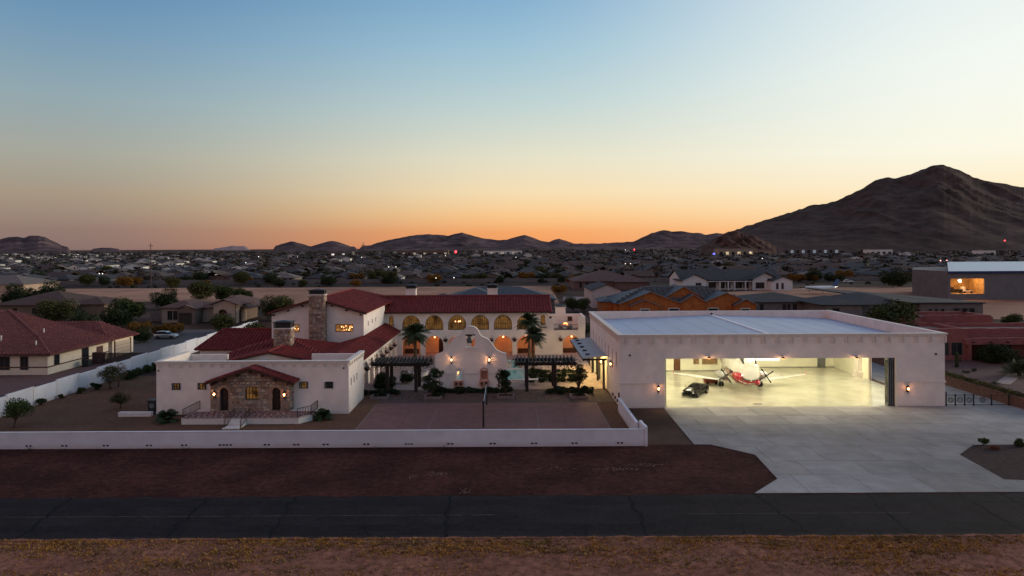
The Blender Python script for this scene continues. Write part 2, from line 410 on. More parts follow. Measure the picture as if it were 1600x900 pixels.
for k in range(1800):
    x = gr.uniform(-55, 22); y = gr.uniform(55.3, 68.4); s_ = gr.uniform(.02, .055)
    pb.ball((x, y, s_ * .3), s_, 4, sz=.6)
o = pb.build('pebbles', mat('pebble', (0.13, 0.08, 0.07), 0.95, 0.3, 3)); o['kind'] = 'stuff'; tag(o, 'small reddish stones strewn on the dirt either side of the road', 'stones')

# ------------------------------------------------------------------ concrete apron, slab by slab
def clip(poly, ax, v, keep_gt):
    out = []
    for p, q in zip(poly, poly[1:] + poly[:1]):
        ip = (p[ax] >= v) if keep_gt else (p[ax] <= v); iq = (q[ax] >= v) if keep_gt else (q[ax] <= v)
        if ip: out.append(p)
        if ip != iq:
            t = (v - p[ax]) / (q[ax] - p[ax]); out.append(tuple(p[k] + (q[k] - p[k]) * t for k in (0, 1)))
    return out
def inpoly(p, poly):
    c_ = False
    for (x0, y0), (x1, y1) in zip(poly, poly[1:] + poly[:1]):
        if (y0 > p[1]) != (y1 > p[1]) and p[0] < (x1 - x0) * (p[1] - y0) / (y1 - y0) + x0: c_ = not c_
    return c_
def PG(px, py): Y = gy(py, px); return (gx(px, Y), Y)
apron_poly = [(gx(1035, 84.7), 84.75), PG(1083, 695), PG(1108, 695), PG(1178, 711), PG(1213, 749), PG(1177, 771.5), (60.5, 55.2), (52.2, 56.4), PG(1567, 750), PG(1497, 711), PG(1519, 696), (80, 68.6), (80, 84.75)]
jo = ground('apron_joint', apron_poly, 0.006, mat('joint_dark', (0.20, 0.19, 0.185), 0.9, 0.2, 3)); jo.name = 'apron'
sr = random.Random(5); yy = [55.0, 59.6, 63.4, 68.0, 72.4, 76.4, 80.4, 84.75]
for j, (ya, yb) in enumerate(zip(yy, yy[1:])):
    x = 14.0 + (2.2 if j % 2 else 0)
    while x < 80:
        wd = 5.2; xb = x + wd
        p = clip(apron_poly, 0, x + .02, True)
        p = clip(p, 0, xb - .02, False) if p else p
        p = clip(p, 1, ya + .02, True) if p else p
        p = clip(p, 1, yb - .02, False) if p else p
        if len(p) > 2:
            z = 0.05 + sr.uniform(0, .006)
            sb = MB().poly([(q[0], q[1], 0.01 + z) for q in p])
            for q0, q1 in zip(p, p[1:] + p[:1]):
                mxy = ((q0[0] + q1[0]) / 2, (q0[1] + q1[1]) / 2)
                if any(inpoly((mxy[0] + dx, mxy[1] + dy), apron_poly) for dx, dy in ((.03, 0), (-.03, 0), (0, .03), (0, -.03))): sb.poly([(q0[0], q0[1], 0.008), (q1[0], q1[1], 0.008), (q1[0], q1[1], .01 + z), (q0[0], q0[1], .01 + z)])
            sb.build('concrete_slab', CONC[sr.choice([0, 0, 1, 1, 2, 3])], jo)
        x = xb
ground('side_drive', rect(54.6, 62.5, 84.76, 124), 0.03, CONC[0])
ground('island_bed', [PG(1567, 750), PG(1497, 711), PG(1519, 696), (82, 68.5), (82, 56.0), (53, 56.6)], 0.02, mat('island_gravel', (0.065, 0.045, 0.042), 0.95, 0.15, 2, 0.4, 14, spec=0.05))

ground('yard', rect(-61, 13.6, 68.9, 108), 0.006, YARD)
ground('patio', rect(-20.3, 13.7, 96.2, 127), 0.03, PAVE)
ground('brick_walk', rect(-17, 13.7, 87.9, 96), 0.02, mat('brick_walk', (0.11, 0.066, 0.055), 0.9, 0.2, 1.5, 0.2, 20))
crt = ground('sport_court', rect(-17, 11.2, 71, 87.8), 0.03, COURT)
WL = mat('court_line', (0.26, 0.20, 0.19), 0.9, 0.1, 2); PL = mat('court_line_red', (0.20, 0.06, 0.07), 0.9, 0.1, 2)
for x0, x1, y0, y1, mm in ((-17, -16.9, 71, 87.8, WL), (11.1, 11.2, 71, 87.8, WL), (-17, 11.2, 87.7, 87.8, WL), (-12.3, -12.22, 71, 87.6, PL), (6.5, 6.58, 71, 87.6, PL), (-9, -8.94, 72, 85, WL), (3.3, 3.36, 72, 85, WL), (-9, 3.3, 84.9, 84.96, WL)):
    MB().poly([(x, y, 0.034) for x, y in rect(x0, x1, y0, y1)]).build('court_marking', mm, crt)

# ------------------------------------------------------------------ boundary walls
fw = thing('boundary_wall', 'long low white stucco wall running parallel to the road in front of the yard', 'wall', (-25, 68.7, 0))
mb = MB()
drains = []
ops = []
x = -98
dr_px = [100, 228, 375, 530, 655, 790, 815, 950, 1055, 1160, 1305, 1460]
cs = sorted([(p * 700 / 1600) for p in dr_px] + [636, 702, 768, 833, 896, 967])
for p in cs:
    xc = gx(p, 68.7)
    for d in (-.19, .19): ops.append((xc + d + 100, 0.26, 0.22, 0.4, 0))
wall(mb, (-100, 68.6), (1, 0), 113.6, 0, 1.66, 0.22, ops); mb.build('stucco_panel', STUC2, fw)
MB().box(-100.02, 13.61, 68.57, 68.85, 1.66, 1.70).build('coping', STUC2, fw)
mb = MB()
for p in cs:
    xc = gx(p, 68.7); mb.box(xc - .34, xc + .34, 68.70, 68.74, .2, .42)
mb.build('drain_grille', BLACK, fw)
MB().box(13.62, 13.9, 68.5, 69.6, 0, 1.95).build('end_pier', STUC2, fw)
MB().box(13.62, 13.9, 69.6, 71.6, 0, 1.85).build('return_panel', STUC2, fw)
sw = thing('side_wall', 'short low white wall running back from the front wall to the hangar corner', 'wall', (13.5, 77, 0))
MB().box(13.25, 13.47, 71.2, 83.0, 0, 1.66).build('stucco_panel', STUC2, sw)
MB().box(13.2, 13.52, 71.15, 83.0, 1.66, 1.71).build('coping', STUC2, sw)
MB().box(13.3, 13.46, 83.0, 83.16, 0, 2.3).build('post', BLACK, sw)
lw = thing('boundary_wall', 'pale panelled wall receding along the left side of the yard', 'wall', (-61, 110, 0))
y = 69.2; k = 0
while y < 165:
    L_ = 4.6; h = 2.25 + 0.16 * (k % 2) + 0.004 * (y - 69)
    MB().box(-61.2, -60.95, y, y + L_ - .1, 0, h).build('wall_panel', STUC2, lw)
    MB().box(-61.22, -60.90, y + L_ - .14, y + L_ + .04, 0, h + .03).build('wall_post', TRIM, lw)
    y += L_; k += 1
fwl = thing('boundary_wall', 'low white wall between the patio and the houses behind the mansion', 'wall', (26, 255, 0))
MB().box(20.5, 31.5, 255, 255.3, 0, 1.5).build('stucco_panel', STUC2, fwl)

# ------------------------------------------------------------------ hangar
HX0, HX1, HY0, HY1, HH = 13.8, 54.1, 84.7, 115.4, 9.05
hg = thing('hangar', 'large white stucco aircraft hangar with flat blue lit roof and wide open bright door', 'hangar', (34, 100, 0))
DX0, DX1, DZ = 19.45, 47.95, 6.1
mb = MB(); wall(mb, (HX0, HY0), (1, 0), HX1 - HX0, 0, HH, 0.5, [((DX0 + DX1) / 2 - HX0, DX1 - DX0, 0, DZ, 0)]); mb.build('front_wall', STUC, hg)
slits = [111, 107.5, 104, 100.9, 97.7, 94.4, 91, 87.5]
mb = MB(); wall(mb, (HX0, HY1 - .5), (0, -1), HY1 - HY0 - 1.0, 0, HH, 0.45, [(HY1 - .5 - y, .75, 4.9, 6.5, .9) for y in slits] + [(HY1 - .5 - 106.5, 9.4, 0, 3.6, 0)]); mb.build('side_wall', STUC, hg)
mb = MB(); wall(mb, (HX1, HY0 + .5), (0, 1), HY1 - HY0 - 1.0, 0, HH, 0.45, [(99.1 - HY0 - .5, 5.4, 0, 5.2, 0)]); mb.build('side_wall', STUC, hg)
MB().box(HX0, HX1, HY1 - .5, HY1, 0, HH).build('rear_wall', STUC, hg)
for y in slits:
    wn = MB().box(HX0 + .2, HX0 + .26, y - .38, y + .38, 4.9, 6.5).build('window', GLASS, hg)
    MB().box(HX0 + .1, HX0 + .18, y - .03, y + .03, 4.9, 6.5).build('window_bar', BLACK, wn)
    MB().box(HX0 - .12, HX0 + .1, y - .5, y + .5, 4.78, 4.9).build('sill', TRIM, hg)
# roof with a shallow ridge
ROOF = mat('membrane_roof', (0.36, 0.41, 0.56), 0.45, 0.04, 0.4, 0.05, 5, big=0.06, spec=0.4)
xm = (HX0 + HX1) / 2; mb = MB()
mb.poly([(HX0 + .4, HY0 + .4, 7.85), (xm, HY0 + .4, 8.5), (xm, HY1 - .4, 8.5), (HX0 + .4, HY1 - .4, 7.85)])
mb.poly([(xm, HY0 + .4, 8.5), (HX1 - .4, HY0 + .4, 7.85), (HX1 - .4, HY1 - .4, 7.85), (xm, HY1 - .4, 8.5)])
mb.build('roof', ROOF, hg)
seam = mat('roof_seam', (0.36, 0.40, 0.50), 0.5, 0.05, 1)
for q in range(1, 7):
    for s_ in (-1, 1):
        x = xm + s_ * q * 3.2; z = 8.5 - 0.65 * abs(x - xm) / 19.85
        MB().box(x - .03, x + .03, HY0 + .5, HY1 - .5, z + .002, z + .014).build('roof_seam', seam, hg)
MB().box(xm - .22, xm + .22, HY0 + .45, HY1 - .45, 8.49, 8.62).build('ridge_cap', mat('ridge_white', (0.8, 0.8, 0.82), 0.5, 0.03, 1), hg)
MB().ball((xm, HY1 - 1.2, 8.7), .25, 6).build('roof_vent', BLACK, hg)
mb = MB()   # parapet coping and cornice
for (x0, x1, y0, y1) in ((HX0 - .28, HX1 + .28, HY0 - .28, HY0 + .42), (HX0 - .28, HX1 + .28, HY1 - .42, HY1 + .2), (HX0 - .28, HX0 + .42, HY0 + .42, HY1 - .42), (HX1 - .42, HX1 + .28, HY0 + .42, HY1 - .42)):
    mb.box(x0, x1, y0, y1, HH, HH + .1)
mb.build('coping', TRIM, hg)
mb = MB()
mb.box(HX0 - .2, HX1 + .2, HY0 - .2, HY0 - .002, HH - .16, HH - .002); mb.box(HX0 - .1, HX1 + .1, HY0 - .1, HY0 - .002, HH - .3, HH - .162)
mb.box(HX0 - .2, HX0 - .002, HY0, HY1, HH - .16, HH - .002); mb.box(HX1 + .002, HX1 + .2, HY0, HY1, HH - .16, HH - .002)
mb.build('cornice', TRIM, hg)
bm_ = MB().box(-.09, .09, -.16, 0, -.62, 0).box(-.09, .09, -.1, 0, -.8, -.62).mesh('bracket', mat('bracket_stucco', (0.72, 0.64, 0.59), 0.9, 0.05, 2))
x = HX0 + .4
while x < HX1 - .3:
    for d in (0, .42): inst('bracket', bm_, hg, (x + d - 34, HY0 - .002 - 100, HH - .3))
    x += 1.72
y = HY0 + .6
while y < HY1:
    for d in (0, .42): inst('bracket', bm_, hg, (HX0 - .002 - 34, y + d - 100, HH - .165), math.radians(-90))
    y += 1.72
for a, b in ((HX0 - .1, DX0 - .2), (DX1 + .2, HX1 + .1)): MB().box(a, b, HY0 - .1, HY0 - .002, 3.0, 3.18).build('band_course', TRIM, hg)
MB().box(HX1 + .002, HX1 + .1, HY0, HY0 + 6, 3.0, 3.18).build('band_course', TRIM, hg)
CREAM = mat('hangar_cream', (0.80, 0.78, 0.62), 0.7, 0.03, 0.5)
MB().box(DX0 - .2, DX0 - .002, HY0 - .05, HY0 - .002, 0, DZ).build('door_jamb', CREAM, hg); MB().box(DX1 + .002, DX1 + .22, HY0 - .05, HY0 - .002, 0, DZ).build('door_jamb', CREAM, hg)
# interior
EPOXY = mat('epoxy_floor', (0.50, 0.49, 0.39), 0.15, 0.10, 0.35, big=0.1, spec=0.55)
MB().poly([(x, y, .045) for x, y in rect(HX0 + .46, HX1 - .46, HY0 + .02, HY1 - .5)]).build('floor', EPOXY, hg)
MB().box(HX0 + .46, HX0 + .50, HY0 + .5, 101.5, 0, 7.6).box(HX0 + .46, HX0 + .5, 111.3, HY1 - .5, 0, 7.6).box(HX0 + .46, HX0 + .5, 101.5, 111.3, 3.6, 7.6).build('inner_lining', CREAM, hg)
mb = MB(); wall(mb, (HX1 - .47, HY0 + .5), (0, 1), 28.5, 0, 7.6, 0.03, [(99.1 - HY0 - .5, 5.4, 0, 5.2, 0)]); mb.build('inner_lining', CREAM, hg)
MB().box(HX0 + .5, HX1 - .5, 112.4, 112.5, 0, 7.6).build('inner_rear_wall', CREAM, hg)
MB().box(HX0 + .5, HX1 - .5, HY0 + .5, HY0 + .54, DZ, 7.6).build('inner_header', CREAM, hg)
MB().box(HX0 + .5, HX1 - .5, HY0 + .5, HY1 - .5, 7.6, 7.7).build('ceiling', CREAM, hg)
mb = MB(); wall(mb, (HX0 + .52, 109.6), (1, 0), 21.4, 0.0, 5.2, 0.2, [(gx(1057, 109.6) - HX0 - .52, 1.1, 0, 5.2, 0), (gx(1087, 109.6) - HX0 - .52, .95, 1.2, 5, 0), (gx(1108, 109.6) - HX0 - .52, 2.5, 1.15, 5, 0)]); mb.build('office_wall', CREAM, hg)
BRN = mat('brown_door', (0.16, 0.07, 0.035), 0.5, 0.2, 2)
for px, wd, z0, z1, nm_ in ((1057, 1.1, 0, 2.4, 'office_door'), (1087, .95, 1.2, 4.4, 'office_window'), (1108, 2.5, 1.15, 4.6, 'office_window')):
    X = gx(px, 109.7); MB().box(X - wd / 2, X + wd / 2, 109.72, 109.76, z0, z1).build(nm_, BRN if nm_ == 'office_door' else mat('office_pane', (0.32, 0.2, 0.1), 0.3, 0.2, 1), hg)
    MB().box(X - wd / 2 - .06, X + wd / 2 + .06, 109.57, 109.598, z0 - .06 if z0 else 0, z0 + .001 if z0 else .001).build('frame', BRN, hg)
MB().box(HX0 + .52, 35.9, 109.55, 109.59, .05, .17).box(36, HX1 - .5, 112.34, 112.39, .05, .17).build('baseboard', mat('grey_trim', (0.25, 0.24, 0.2), 0.6, 0.1, 1), hg)
STEEL = mat('grey_steel', (0.16, 0.17, 0.18), 0.45, 0.1, 1, metal=0.3)
MB().box(50.8, 51.9, 111.9, 112.38, 0, 7.6).build('steel_column', STEEL, hg)
MB().box(53.0, 53.8, 103.6, 104.6, 0, 7.6).build('column', TRIM, hg)
MB().box(52.7, 53.8, 103.3, 104.9, .04, .9).build('column_base', TRIM, hg)
for x in (DX1 - .8, DX1 - .56, DX1 - .32, DX1 - .08):      # folded door leaves
    dl = MB().box(x, x + .12, HY0 + .15, HY0 + .95, .06, DZ - .02).build('door_leaf', STEEL, hg)
    MB().box(x - .01, x - .003, HY0 + .25, HY0 + .85, .5, DZ - .3).build('door_glass', GLASS, dl)
MB().box(DX0, DX0 + .1, HY0 + .2, HY0 + .4, .05, DZ).build('door_guide', BLACK, hg)
MB().box(DX0, DX1, HY0 + .28, HY0 + .36, .046, .05).build('door_track', STEEL, hg)
MB().box(gx(1176, 86.5), gx(1189, 86.5), 86.2, 86.7, .05, .06).build('floor_drain', BLACK, hg)
mb = MB(); mb.box(53.82, 53.9, 96.3, 96.5, 0, 5.25).box(53.82, 53.9, 101.7, 101.9, 0, 5.25).box(53.82, 53.9, 96.3, 101.9, 5.25, 5.4); mb.build('side_door_frame', BRN, hg)
# ceiling light fixtures, round high bays and strip lights
LEDM = mat('led_panel', (1, 1, 1), 0.4, 0, emis=(1.0, 0.93, 0.70), estr=9)
for ix in range(5):
    for iy in range(3):
        x = 18.5 + ix * 7.7; y = 87.2 + iy * 7.8
        f = MB().tube([(x, y, 7.35), (x, y, 7.6)], [.78, .5], 12).build('ceiling_light', STEEL, hg)
        MB().tube([(x, y, 7.30), (x, y, 7.34)], .75, 12).build('lens', LEDM, f)
        d = bpy.data.lights.new('high_bay', 'AREA'); d.shape = 'DISK'; d.size = 1.5; d.energy = 345; d.color = (1.0, 0.89, 0.62)
        o = bpy.data.objects.new('high_bay', d); C.objects.link(o); o.parent = f; o.location = (x - 34, y - 100, 7.27)
for x0, x1 in ((34.5, 38.8), (39.9, 44.5)):
    MB().box(x0, x1, 112.15, 112.38, 1.28, 1.5).build('strip_light', mat('led_strip', (1, 1, 1), .4, 0, emis=(1, .95, .8), estr=1.6), hg)
# exterior lamps of the hangar
def gooseneck(parent, x, y, z):
    f = MB().tube([(x, y, z + .12), (x, y - .3, z + .2), (x, y - .45, z + .08)], .025, 6).tube([(x, y - .45, z - .12), (x, y - .45, z - .02), (x, y - .45, z + .08)], [.27, .2, .05], 10).build('wall_lamp', BLACK, parent)
    MB().tube([(x, y - .45, z - .16), (x, y - .45, z - .125)], .2, 10).build('bulb', BULB, f); lamp(f, (x, y - .5, z - .3), 30, (1, .55, .25), .1)
for px in (1105.5, 1220.5, 1335.5): gooseneck(hg, gx(px, HY0), HY0, gz(557.5, HY0, px))
def sconce(parent, x, y, z, nx=0, ny=-1, watts=26, col=(1, .42, .16)):
    watts *= 1.7
    a, b = x + nx * .28, y + ny * .28
    f = MB().box(x + nx * .02 - .09 , x + nx * .02 + .09, y + ny * .02 - .09, y + ny * .02 + .09, z - .45, z + .3).tube([(a, b, z + .28), (a, b, z + .5)], [.2, .03], 6).bar((x, y, z + .1), (a, b, z + .32), .04).tube([(a, b, z - .3), (a, b, z - .22)], [.05, .15], 6).tube([(a, b, z - .62), (a, b, z - .3)], [.02, .06], 5)
    for j in range(4):
        t = j * math.pi / 2 + .78; f.bar((a + .14 * math.cos(t), b + .14 * math.sin(t), z - .25), (a + .17 * math.cos(t), b + .17 * math.sin(t), z + .3), .025)
    f = f.build('wall_lamp', BLACK, parent)
    MB().ball((a, b, z), .13, 8, sz=1.4).build('bulb', BULB, f)
    lamp(f, (a + nx * .12, b + ny * .12, z + .02), watts, col, .1)
for px, py in ((1027, 607), (1416, 607)): sconce(hg, gx(px, HY0), HY0, gz(py, HY0, px), watts=30)
sconce(hg, HX0, 90.6, 4.5, -1, 0)
sconce(hg, HX0, 100.2, 3.2, -1, 0)
for px, py in ((983, 555), (1461, 553)):
    X = gx(px, HY0); MB().ball((X, HY0 - .1, gz(py, HY0, px)), .14, 6).build('security_camera', BLACK, hg)
for y in (86.4, 88.2, 90.2): MB().box(HX0 - .16, HX0 - .002, y - .16, y + .16, .4, .75).build('outlet_box', BLACK, hg)
# metal awning on the side
AW = mat('awning_metal', (0.50, 0.56, 0.62), 0.35, 0.05, 1, metal=0.5)
mb = MB().prism([(13.78, 95.6, 4.75), (10.4, 95.6, 4.4), (10.4, 115, 4.4), (13.78, 115, 4.75)], (0, 0, .06)); aw = mb.build('awning', AW, hg)
y = 95.6; mb = MB()
while y < 115: mb.bar((13.76, y, 4.84), (10.42, y, 4.49), .06, .1); y += .9
mb.build('standing_seam', AW, aw)
for i in range(5):
    y = 97.6 + i * 3.7; MB().box(11.0, 11.6, y, y + .35, 4.5, 4.78).build('snow_guard', BLACK, aw)
MB().box(10.38, 13.7, 95.5, 95.62, 4.15, 4.42).box(10.36, 10.5, 95.5, 115, 4.15, 4.40).build('fascia', BLACK, aw)
for y in (95.9, 102.3, 108.7): MB().box(13.2, 13.5, y, y + .3, 0, 4.2).build('awning_post', WOOD, aw)
for i in range(6):
    y = 101.9 + i * 1.84; MB().box(13.72, 13.96, y, y + .5 if i % 2 == 0 else y + .12, 0, 3.6).build('door_pier', CREAM if i % 2 == 0 else BLACK, aw)
for y in (98.5, 103.5, 108.5, 113):
    f = MB().box(11.9, 12.4, y - .2, y + .2, 4.22, 4.28).build('soffit_light', LEDM, aw); lamp(f, (12.1, y, 4.1), 650, (1.0, .74, .25), .2)

# ------------------------------------------------------------------ stone pieces
SM = [mat('stone_' + n, c_, 0.95, 0.2, 4, 0.4, 20) for n, c_ in (('tan', (0.42, 0.30, 0.22)), ('grey', (0.32, 0.26, 0.23)), ('rose', (0.38, 0.24, 0.19)), ('pale', (0.50, 0.40, 0.31)), ('brown', (0.26, 0.17, 0.13)))]
MORTAR = mat('mortar', (0.30, 0.22, 0.18), 0.95, 0.1, 3)
stm = []
for m_ in SM:
    for k in range(2):
        r_ = random.Random(len(stm)); mb = MB()
        b = [(-.5, -.5), (.5, -.5), (.5, .5), (-.5, .5)]
        f = [(x * r_.uniform(.72, .88), z * r_.uniform(.72, .88)) for x, z in b]
        bb = [(x * r_.uniform(.92, 1), z * r_.uniform(.92, 1)) for x, z in b]
        mb.poly([(x, -1, z) for x, z in f])
        for i in range(4):
            j = (i + 1) % 4; mb.poly([(bb[i][0], 0, bb[i][1]), (bb[j][0], 0, bb[j][1]), (f[j][0], -1, f[j][1]), (f[i][0], -1, f[i][1])])
        stm.append(mb.mesh('stone', m_))
def stones(parent, org, u, L, z0, zf, skip=None, hgt=(.26, .42), wid=(.45, .95), depth=.09, seed=1):
    r_ = random.Random(seed); z = z0; ux, uy = u; rz = math.atan2(uy, ux); n = 0
    off = Vector((0, 0, 0)); p = parent
    while p: off += p.location; p = p.parent
    while True:
        h = r_.uniform(*hgt); s = 0
        if z + h * .6 > zf(L / 2): break
        while s < L - .08:
            wd = min(r_.uniform(*wid), L - s)
            if L - s - wd < .2: wd = L - s
            c_ = s + wd / 2
            if z + h <= zf(c_) + .12 and not (skip and (skip(s + wd * .2, z + h / 2) or skip(s + wd * .8, z + h / 2))):
                inst('stone', r_.choice(stm), parent, (org[0] + ux * c_ - off.x, org[1] + uy * c_ - off.y, z + h / 2 - off.z), rz, (wd - .03, depth * r_.uniform(.6, 1.3), h - .03)); n += 1
            s += wd
        z += h
def window(parent, x0, x1, y, z0, z1, pane=AMBER, bars=2, hbars=1, arch=0, fr=.07, depth=.12, nm_='window'):
    """window set in a wall facing the camera; y is the plane of the frame's front"""
    mb = MB(); mb.box(x0, x0 + fr, y, y + depth, z0, z1 - (x1 - x0) / 2 * arch); mb.box(x1 - fr, x1, y, y + depth, z0, z1 - (x1 - x0) / 2 * arch); mb.box(x0 + fr, x1 - fr, y, y + depth, z0, z0 + fr)
    xc, r = (x0 + x1) / 2, (x1 - x0) / 2
    top = lambda x: z1 if not arch else z1 - r * arch + arch * math.sqrt(max(0, r * r - (x - xc) ** 2))
    if arch:
        n = 12; pts = [(xc - r * math.cos(math.pi * i / n)) for i in range(n + 1)]
        for a, b in zip(pts, pts[1:]): mb.bar((a, y + depth / 2, top(a) - .03), (b, y + depth / 2, top(b) - .03), depth, fr)
    else: mb.box(x0 + fr, x1 - fr, y, y + depth, z1 - fr, z1)
    for i in range(bars):
        x = x0 + (x1 - x0) * (i + 1) / (bars + 1); mb.box(x - fr * .35, x + fr * .35, y + .02, y + depth - .02, z0 + fr, top(x) - fr * .5)
    for i in range(hbars):
        z = z0 + (z1 - z0) * (i + 1) / (hbars + 1) * (0.85 if arch else 1); mb.box(x0 + fr, x1 - fr, y + .03, y + depth - .03, z - fr * .3, z + fr * .3)
    w_ = mb.build(nm_, BLACK, parent)
    n = 14 if arch else 1
    xs_ = [xc - r * .98 * math.cos(math.pi * i / n) for i in range(n + 1)] if arch else [x0 + .01, x1 - .01]
    pts = [(xs_[0], y + depth - .01, z0 + .01), (xs_[-1], y + depth - .01, z0 + .01)] + [(x, y + depth - .01, top(x) - .02) for x in reversed(xs_)]
    MB().poly(pts).build('pane', pane, w_)
    return w_

# ------------------------------------------------------------------ casita (front left)
cs_ = thing('guest_house', 'low flat roofed white guest house with stone porch and red gable behind the road wall', 'house', (-31, 86, 0))
CX0, CX1, CY0, CY1, CH = -42.7, -19.4, 82.7, 91.2, 6.35
def wx(px): return gx(px, CY0)
sw_ = [(274.4, 604, 1), (314.7, 603.6, 1), (473.6, 601.7, 1), (512.8, 601.7, 0)]
mb = MB(); wall(mb, (CX0, CY0), (1, 0), CX1 - CX0, 0, CH, .4, [(wx(p) - CX0, .75, gz(q, CY0, p) - .42, gz(q, CY0, p) + .42, 0) for p, q, _ in sw_]); mb.build('front_wall', STUC, cs_)
sideops = [(5.8 - .3, 0, 0, 0, 0)]
sidew = [84.0, 85.6, 87.2]
mb = MB(); wall(mb, (CX1, CY0 + .4), (0, 1), CY1 - CY0 - .8, 0, CH, .4, [(y - CY0 - .4, .5, 3.2, 4.1, 0) for y in sidew]); mb.build('side_wall', STUC, cs_)
MB().box(CX0, CX0 + .4, CY0 + .4, CY1 - .4, 0, CH).build('side_wall', STUC, cs_)
MB().box(CX0, -37.4, CY1 - .4, CY1, 0, 6.0).build('rear_wall', STUC, cs_); MB().box(-26.2, CX1, CY1 - .4, CY1, 0, 6.0).build('rear_wall', STUC, cs_)
mb = MB()
for (x0, x1, y0, y1) in ((CX0 - .22, CX1 + .22, CY0 - .22, CY0 + .42), (CX0 - .22, CX0 + .42, CY0 + .42, CY1 - .42), (CX1 - .42, CX1 + .22, CY0 + .42, CY1 - .42)):
    mb.box(x0, x1, y0, y1, CH, CH + .1)
mb.build('coping', TRIM, cs_)
MB().box(CX0 - .1, CX1 + .1, CY0 - .12, CY0 - .002, CH - .22, CH - .002).box(CX1 + .002, CX1 + .12, CY0, CY1, CH - .22, CH - .002).build('cornice', TRIM, cs_)
x = CX0 + .3; bm2 = MB().box(-.07, .07, -.11, 0, -.42, 0).mesh('bracket', MATS['bracket_stucco'])
while x < CX1 - .2:
    for d in (0, .3): inst('bracket', bm2, cs_, (x + d + 31, CY0 - .002 - 86, CH - .22))
    x += 1.25
y = CY0 + .4
while y < CY1 - .3:
    for d in (0, .3): inst('bracket', bm2, cs_, (CX1 + .002 + 31, y + d - 86, CH - .22), math.radians(90))
    y += 1.25
MB().poly([(x, y, 5.2) for x, y in rect(CX0 + .4, CX1 - .4, CY0 + .4, CY1 - .4)]).build('flat_roof', mat('gravel_roof', (0.20, 0.15, 0.145), 0.9, 0.15, 2), cs_)
for p, q, lit in sw_:
    X, Z = wx(p), gz(q, CY0, p); window(cs_, X - .37, X + .37, CY0 + .05, Z - .41, Z + .41, AMBER if lit else GLASS, 1, 1, fr=.08)
    MB().box(X - .5, X - .4, CY0 - .12, CY0 - .002, Z - .4, Z + .42).box(X + .4, X + .5, CY0 - .12, CY0 - .002, Z - .4, Z + .42).build('shutter_bracket', BLACK, cs_)
for y in sidew: MB().box(CX1 - .2, CX1 - .15, y - .25, y + .25, 3.2, 4.1).build('window', GLASS, cs_)
for px, py in ((536, 575), (247, 579)): MB().ball((wx(px), CY0 - .1, gz(py, CY0, px)), .12, 6).build('security_light', BLACK, cs_)
MB().box(CX0 - .05, CX0 + 4, CY0 - .05, CY0 - .002, 0, .35).box(wx(470), CX1 + .05, CY0 - .06, CY0 - .002, 0, .42).build('plinth', TRIM, cs_)
# stone porch
PX0, PX1, PY = -35.5, -26.1, 81.2; xm = -30.6
def gab(x): return 5.75 - abs(x - xm) * .335
pops = [(-33.9 - PX0, 1.06, .75, 3.5, 1), (-27.7 - PX0, 1.06, .75, 3.5, 1), (xm - PX0, 1.6, 2.05, 3.75, .75)]
mb = MB(); wall(mb, (PX0, PY), (1, 0), PX1 - PX0, 0, 4.25, CY0 - PY - .002, pops)
mb.prism([(PX0, PY, 4.25), (PX1, PY, 4.25), (PX1, PY, gab(PX1) - .02), (xm, PY, gab(xm) - .02), (PX0, PY, gab(PX0) - .02)], (0, CY0 - PY - .002, 0)); mb.build('porch_wall', MORTAR, cs_)
def sk(s, z):
    for c_, wd, a, b, ar in pops:
        if abs(s - c_) < wd / 2 + .05 and a - .05 < z < b - .0: return True
    return False
stones(cs_, (PX0, PY - .002), (1, 0), PX1 - PX0, .75, lambda s: gab(PX0 + s) - .15, sk, seed=4)
stones(cs_, (PX1 + .002, PY), (0, 1), 1.45, .75, lambda s: 4.1, None, seed=5)
arc_m = mat('pale_keystone', (0.5, 0.42, 0.34), 0.95, 0.15, 4)
for c_, wd, a, b, ar in pops:
    X = PX0 + c_; d_ = MB()
    if ar == 1:
        d_.box(X - wd / 2, X + wd / 2, PY + .4, PY + .5, .75, b - wd / 2)
        d_.prism([(X + wd / 2 * math.cos(t * math.pi / 10), PY + .4, b - wd / 2 + wd / 2 * math.sin(t * math.pi / 10)) for t in range(11)], (0, .1, 0))
        d_ = d_.build('door', WOOD, cs_)
        for i in (-1, 0, 1): MB().box(X + i * .3 - .02, X + i * .3 + .02, PY + .37, PY + .398, .8, b - .35).build('door_board', BLACK, d_)
    else: window(cs_, X - .8, X + .8, PY + .25, a, b, AMBER, 3, 1, .75, fr=.09)
mb = MB()
for s_ in (-1, 1):
    e = xm + s_ * 5.3; p = [(xm, 80.4, 5.95), (e, 80.4, 4.2), (e, CY0 - .01, 4.2), (xm, CY0 - .01, 5.95)]
    tiles(mb, p, sp=.36, mvar=3)
mb.build('porch_roof', TILE, cs_)
mb = MB()
for s_ in (-1, 1):
    e = xm + s_ * 5.35; mb.bar((xm, 80.38, 5.84), (e, 80.38, 4.08), .12, .26)
mb.build('bargeboard', BEAM, cs_)
for i in range(-3, 4):
    X = xm + i * 1.5; Z = 5.6 - abs(i) * .49; MB().box(X - .1, X + .1, 80.3, PY, Z - .22, Z).build('rafter_end', BEAM, cs_)
sconce(cs_, gx(335.5, PY), PY - .1, gz(615, PY, 335), 0, -1, 30); sconce(cs_, gx(444.5, PY), PY - .1, gz(616, PY, 444), 0, -1, 30)
